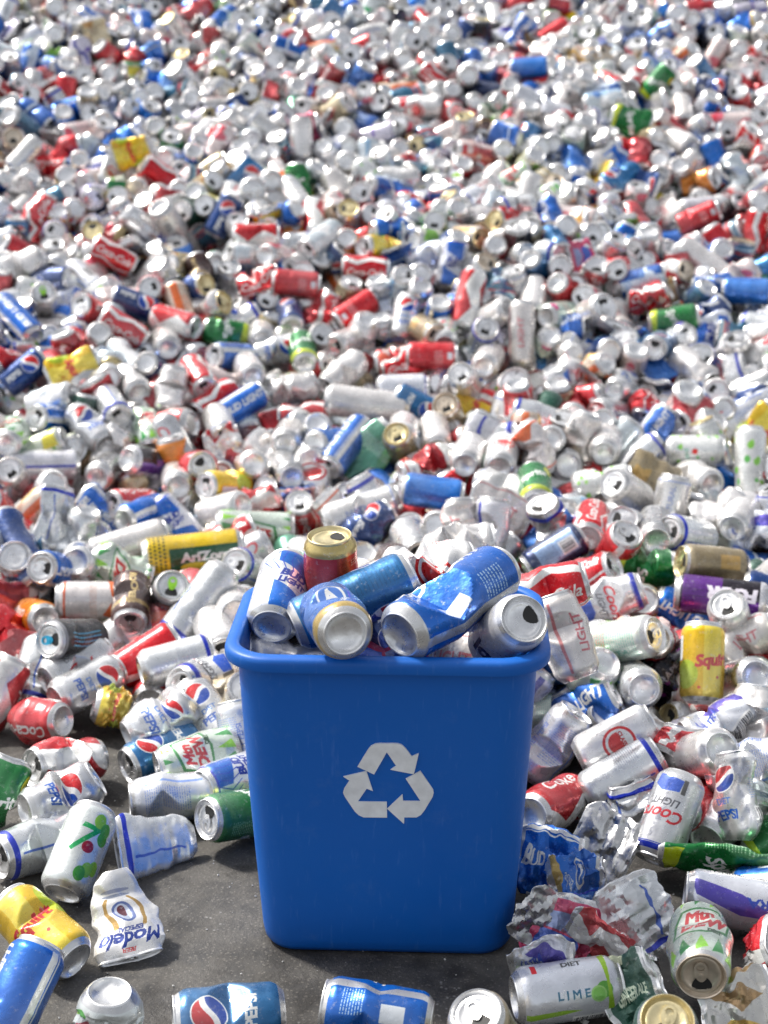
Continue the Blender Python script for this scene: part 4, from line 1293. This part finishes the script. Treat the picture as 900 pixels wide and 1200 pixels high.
# ---------------------------------------------------------------- labels
ARTLOOK = {'white': 'plain white can', 'faint': 'silvery can with faint grey print', 'faintred': 'white can with faint pink print', 'bare': 'bare aluminium can', 'blueband': 'silver can with red script and blue ring', 'bluering': 'silver can with blue ring',
 'dietpepsi': 'silver cola can with round emblem', 'bluetext': 'silver can with small blue print', 'budwhite': 'white and blue beer can', 'dietcola': 'silver diet cola can', 'whitered': 'white can with red emblem', 'lemon': 'white and green lemon lime can', 'dots': 'white can with green dots', 'mint': 'pale mint can',
 'cola': 'red cola can', 'swash': 'red and white cola can', 'darkred': 'dark red beer can', 'pepsi': 'navy blue cola can', 'pepsiteal': 'teal blue cola can', 'budblue': 'blue beer can', 'navy': 'navy can with pale panel', 'water': 'light blue can', 'green': 'green soda can', 'darkgreen': 'dark green can', 'yellow': 'yellow can', 'tan': 'tan can', 'black': 'black can', 'darkmix': 'dark mottled can',
 'brown': 'brown can', 'orange': 'white and orange can', 'orangefull': 'orange can', 'magenta': 'magenta can', 'purple': 'purple can', 'violet': 'silver can with violet swoosh', 'seagreen': 'sea green can', 'dew': 'pale green citrus can', 'lime': 'silver can with lime print', 'crest': 'cream beer can', 'bluestripe': 'white can with blue stripe', 'blueplain': 'bright blue can', 'redplain': 'plain red can', 'goldsil': 'gold and silver can', 'mixpink': 'white can with pink patches', 'mixsky': 'pale can with blue patches', 'mixred': 'red can with pale patches', 'mixlime': 'pale can with green patches', 'mixteal': 'teal can with pale patches', 'mixdark': 'dark grey patterned can', 'mixgold': 'cream can with gold patches', 'mixviolet': 'pale can with violet patches', 'mixorange': 'cream can with orange patches', 'mixblue': 'mid blue can with pale patches', 'dewturned': 'pale green citrus can', 'cherry': 'cherry red can', 'lo': 'white can', 'icedtea': 'iced tea can'}
STATE = {'ok': '', 'pinch': 'dented ', 'fan': 'flattened ', 'dent': 'dented ', 'waist': 'buckled ', 'crush': 'crushed ', 'flat': 'flattened ', 'foil': 'trampled ', 'squat': 'squashed ', 'disc': 'trodden '}
def look_of(e):
    if e['hero']: return e['look']
    f = -(e['M'][:, 2] @ (e['c'] - CAM)) / np.linalg.norm(e['c'] - CAM)
    face = ''
    if e['shape'] in ('ok', 'dent', 'waist', 'squat'):
        face = ', lid out' if f > .55 else (', base out' if f < -.55 else '')
    return STATE[e['shape']] + ARTLOOK[e['art']] + face
def short(look):
    w = look.split(' with ')[0].split(',')[0].split()
    return ' '.join(w[:7])
marks = [e for i, e in enumerate(cans) if e['hero'] and e['star'] and e['vis'] > 0]
for e in marks:
    e['short'] = ' '.join(e['look'].split(',')[0].split()[:20])
shortc = {}
for e in marks:
    w = e['look'].replace(',', '').split()
    e['sw'] = w
for e in marks:                                    # shortest opening of its own look that no other landmark shares
    for n in range(4 if len(e['sw']) > 4 else 3, len(e['sw']) + 1):
        s = ' '.join(e['sw'][:n])
        if e['sw'][n - 1] in ('above', 'open', 'that', 'standing', 'turned', 'upright', 'facing', 'its', 'heap\'s', 'two', 'between', 'shredded', 'once', 'with', 'and', 'its', 'the', 'a', 'of', 'round', 'in', 'on', 'at', 'to', 'by', 'behind', 'beside', 'under', 'whose', 'blue', 'red', 'white', 'green', 'big', 'silver', 'very', 'pale', 'pull', 'small', 'from', 'just', 'an', 'dark', 'violet', 'pink', 'tan', 'covered', 'between', 'grey', 'bright', 'gold', 'two', 'plain', 'slanted', 'long', 'flat', 'champagne', 'lid', 'double', 'high', 'near', 'showing', 'standing', 'lying', 'touching', 'black', 'yellow', 'citrus', 'tall', 'broad', 'cherry', 'beer', 'cola', 'data', 'energy', 'round,', 'orange', 'light', 'faint', 'tiny', 'silvery', 'lemon', 'large', 'shaded', 'upside-down', 'half', 'slanting', 'crumpled', 'flavoured', 'lime', 'once', 'shredded', 'deep', 'lower', 'topped', 'wedged', 'whose', 'leaning', 'hanging', 'striped'): continue
        if not any(m is not e and s in ' '.join(m['sw']) for m in marks): break
    e['short'] = s
used = {}
def near(e):
    p = project(e['c'])
    L = []
    for m in marks:
        if m is e: continue
        q = project(m['c'])
        L.append((math.hypot(q[0] - p[0], q[1] - p[1]), q[0] - p[0], q[1] - p[1], m))
    L.sort(key=lambda t: t[0])
    return L
def rel(dx, dy):
    if abs(dy) > abs(dx): return 'behind' if dy > 0 else 'in front of'
    return 'left of' if dx > 0 else 'right of'
def nwords(s): return len(s.split())
sol = sorted(solo, key=lambda i: (not (cans[i]['hero'] and cans[i]['star']), -vis[i]))
for i in sol:
    e = cans[i]
    base = look_of(e)
    if e['hero'] and e['star'] and base not in used:
        used[base] = 1; e['label'] = base; continue
    L = near(e)
    sel = None
    for s in L[:6]:
        r1 = rel(s[1], s[2])
        for adv in (['just '] if s[0] < 55 else ['']) :
            c = f"{base}, {adv}{r1} the {s[3]['short']}"
            if nwords(c) <= 16 and c not in used: sel = c; break
        if sel: break
    if not sel:
        b2 = base.split(' with ')[0].split(',')[0]
        for s in L[:14]:
            for u in L[:14]:
                if u is s: continue
                c = f"{b2} between the {s[3]['short']} and the {u[3]['short']}"
                if s[1] * u[1] <= 0 and nwords(c) <= 16 and c not in used: sel = c; break
            if sel: break
    if not sel:
        for s in L[:40]:
            c = f"{b2} {rel(s[1], s[2])} the {s[3]['short']}"
            if nwords(c) <= 16 and c not in used: sel = c; break
    sel = sel or base
    used[sel] = 1
    e['label'] = sel

# ---------------------------------------------------------------- build: 300 cans one by one, the rest as one heap
NAME = {'ok': 'drink_can', 'pinch': 'dented_can', 'fan': 'flattened_can', 'dent': 'dented_can', 'waist': 'buckled_can', 'crush': 'crushed_can', 'flat': 'flattened_can', 'foil': 'trampled_can', 'squat': 'squashed_can', 'disc': 'squashed_can'}
_meshes = {}
def part_mesh(e, res, part, mat):
    key = (e['size'], e['shape'], e['seed'], res, part, mat)
    if key not in _meshes:
        V, F, uv = proto(e['size'], e['shape'], e['seed'], res)[part]
        _meshes[key] = mesh_from('can_' + part, V, F, uv, [M[mat]], None, True, SHARP[e['shape']] if part == 'body' else 1.0 if part != 'body' else None)
    return _meshes[key]
for i in sol:
    e = cans[i]
    root = bpy.data.objects.new(NAME[e['shape']], None)
    COL.objects.link(root)
    root.empty_display_size = .02
    root.matrix_world = Matrix.Translation(e['c'].tolist()) @ Matrix(e['M'].tolist()).to_4x4()
    root['label'] = e['label']; root['category'] = 'can'; root['group'] = 'empty drink cans in and around the heap'
    res = 2 if e['hero'] and e['vis'] > 60 else 1
    lidm = e['opt'].get('lid', 'alu')
    link('body', part_mesh(e, res, 'body', e['art']), root)
    link('base', part_mesh(e, res, 'base', 'alu'), root)
    lid = link('lid', part_mesh(e, res, 'lid', lidm), root)
    if e['shape'] not in ('foil', 'disc'):
        link('opening', part_mesh(e, res, 'opening', 'hole'), lid)
        if 'notab' not in e['opt']: link('pull_tab', part_mesh(e, res, 'pull_tab', e['opt'].get('tab', lidm)), lid)
mats = AN + [a for a in ART if a not in AN] + ['alu', 'goldlid', 'bronze', 'hole']
mi = {a: k for k, a in enumerate(mats)}
VV, LL, TT, UU, MM, o = [], [], [], [], [], 0
for i, e in enumerate(cans):
    if i in solo: continue
    if vis[i] == 0 and e.get('layer') == 2 and not e['hero'] and rng.uniform() < .4: continue
    p = proto(e['size'], e['shape'], e['seed'], 0)
    for n in ('body', 'base', 'lid', 'opening', 'pull_tab'):
        if n == 'pull_tab' and ('notab' in e['opt'] or e['c'][1] > 4.4): continue
        V, F, uv = p[n]
        VV.append(V @ e['M'].T + e['c'])
        ff = p.setdefault('_' + n, (np.concatenate([np.array(f, np.int32) for f in F]), np.array([len(f) for f in F], np.int32)))
        LL.append(ff[0] + o); TT.append(ff[1]); UU.append(uv)
        m_ = e['art'] if n == 'body' else ('hole' if n == 'opening' else (e['opt'].get('lid', 'alu') if n != 'base' else 'alu'))
        MM.append(np.full(len(F), mi[m_], np.int32))
        o += len(V)
V = np.concatenate(VV); LP = np.concatenate(LL); LT = np.concatenate(TT)
me = bpy.data.meshes.new('heap_of_cans')
me.vertices.add(len(V)); me.vertices.foreach_set('co', V.astype(np.float32).ravel())
me.loops.add(len(LP)); me.loops.foreach_set('vertex_index', LP)
me.polygons.add(len(LT))
st = np.zeros(len(LT), np.int32); st[1:] = np.cumsum(LT)[:-1]
me.polygons.foreach_set('loop_start', st)
l = me.uv_layers.new(name='UVMap'); l.data.foreach_set('uv', np.concatenate(UU).astype(np.float32).ravel())
for a in mats: me.materials.append(M[a])
me.polygons.foreach_set('material_index', np.concatenate(MM))
me.polygons.foreach_set('use_smooth', np.ones(len(LT), bool))
me.update(calc_edges=True)
me.set_sharp_from_angle(angle=.6)
ho = link('cans_heap', me)
ho['kind'] = 'stuff'
ho['label'] = 'sloping heap of hundreds of further empty cans'
ho['category'] = 'cans'
print('heap verts', len(V))
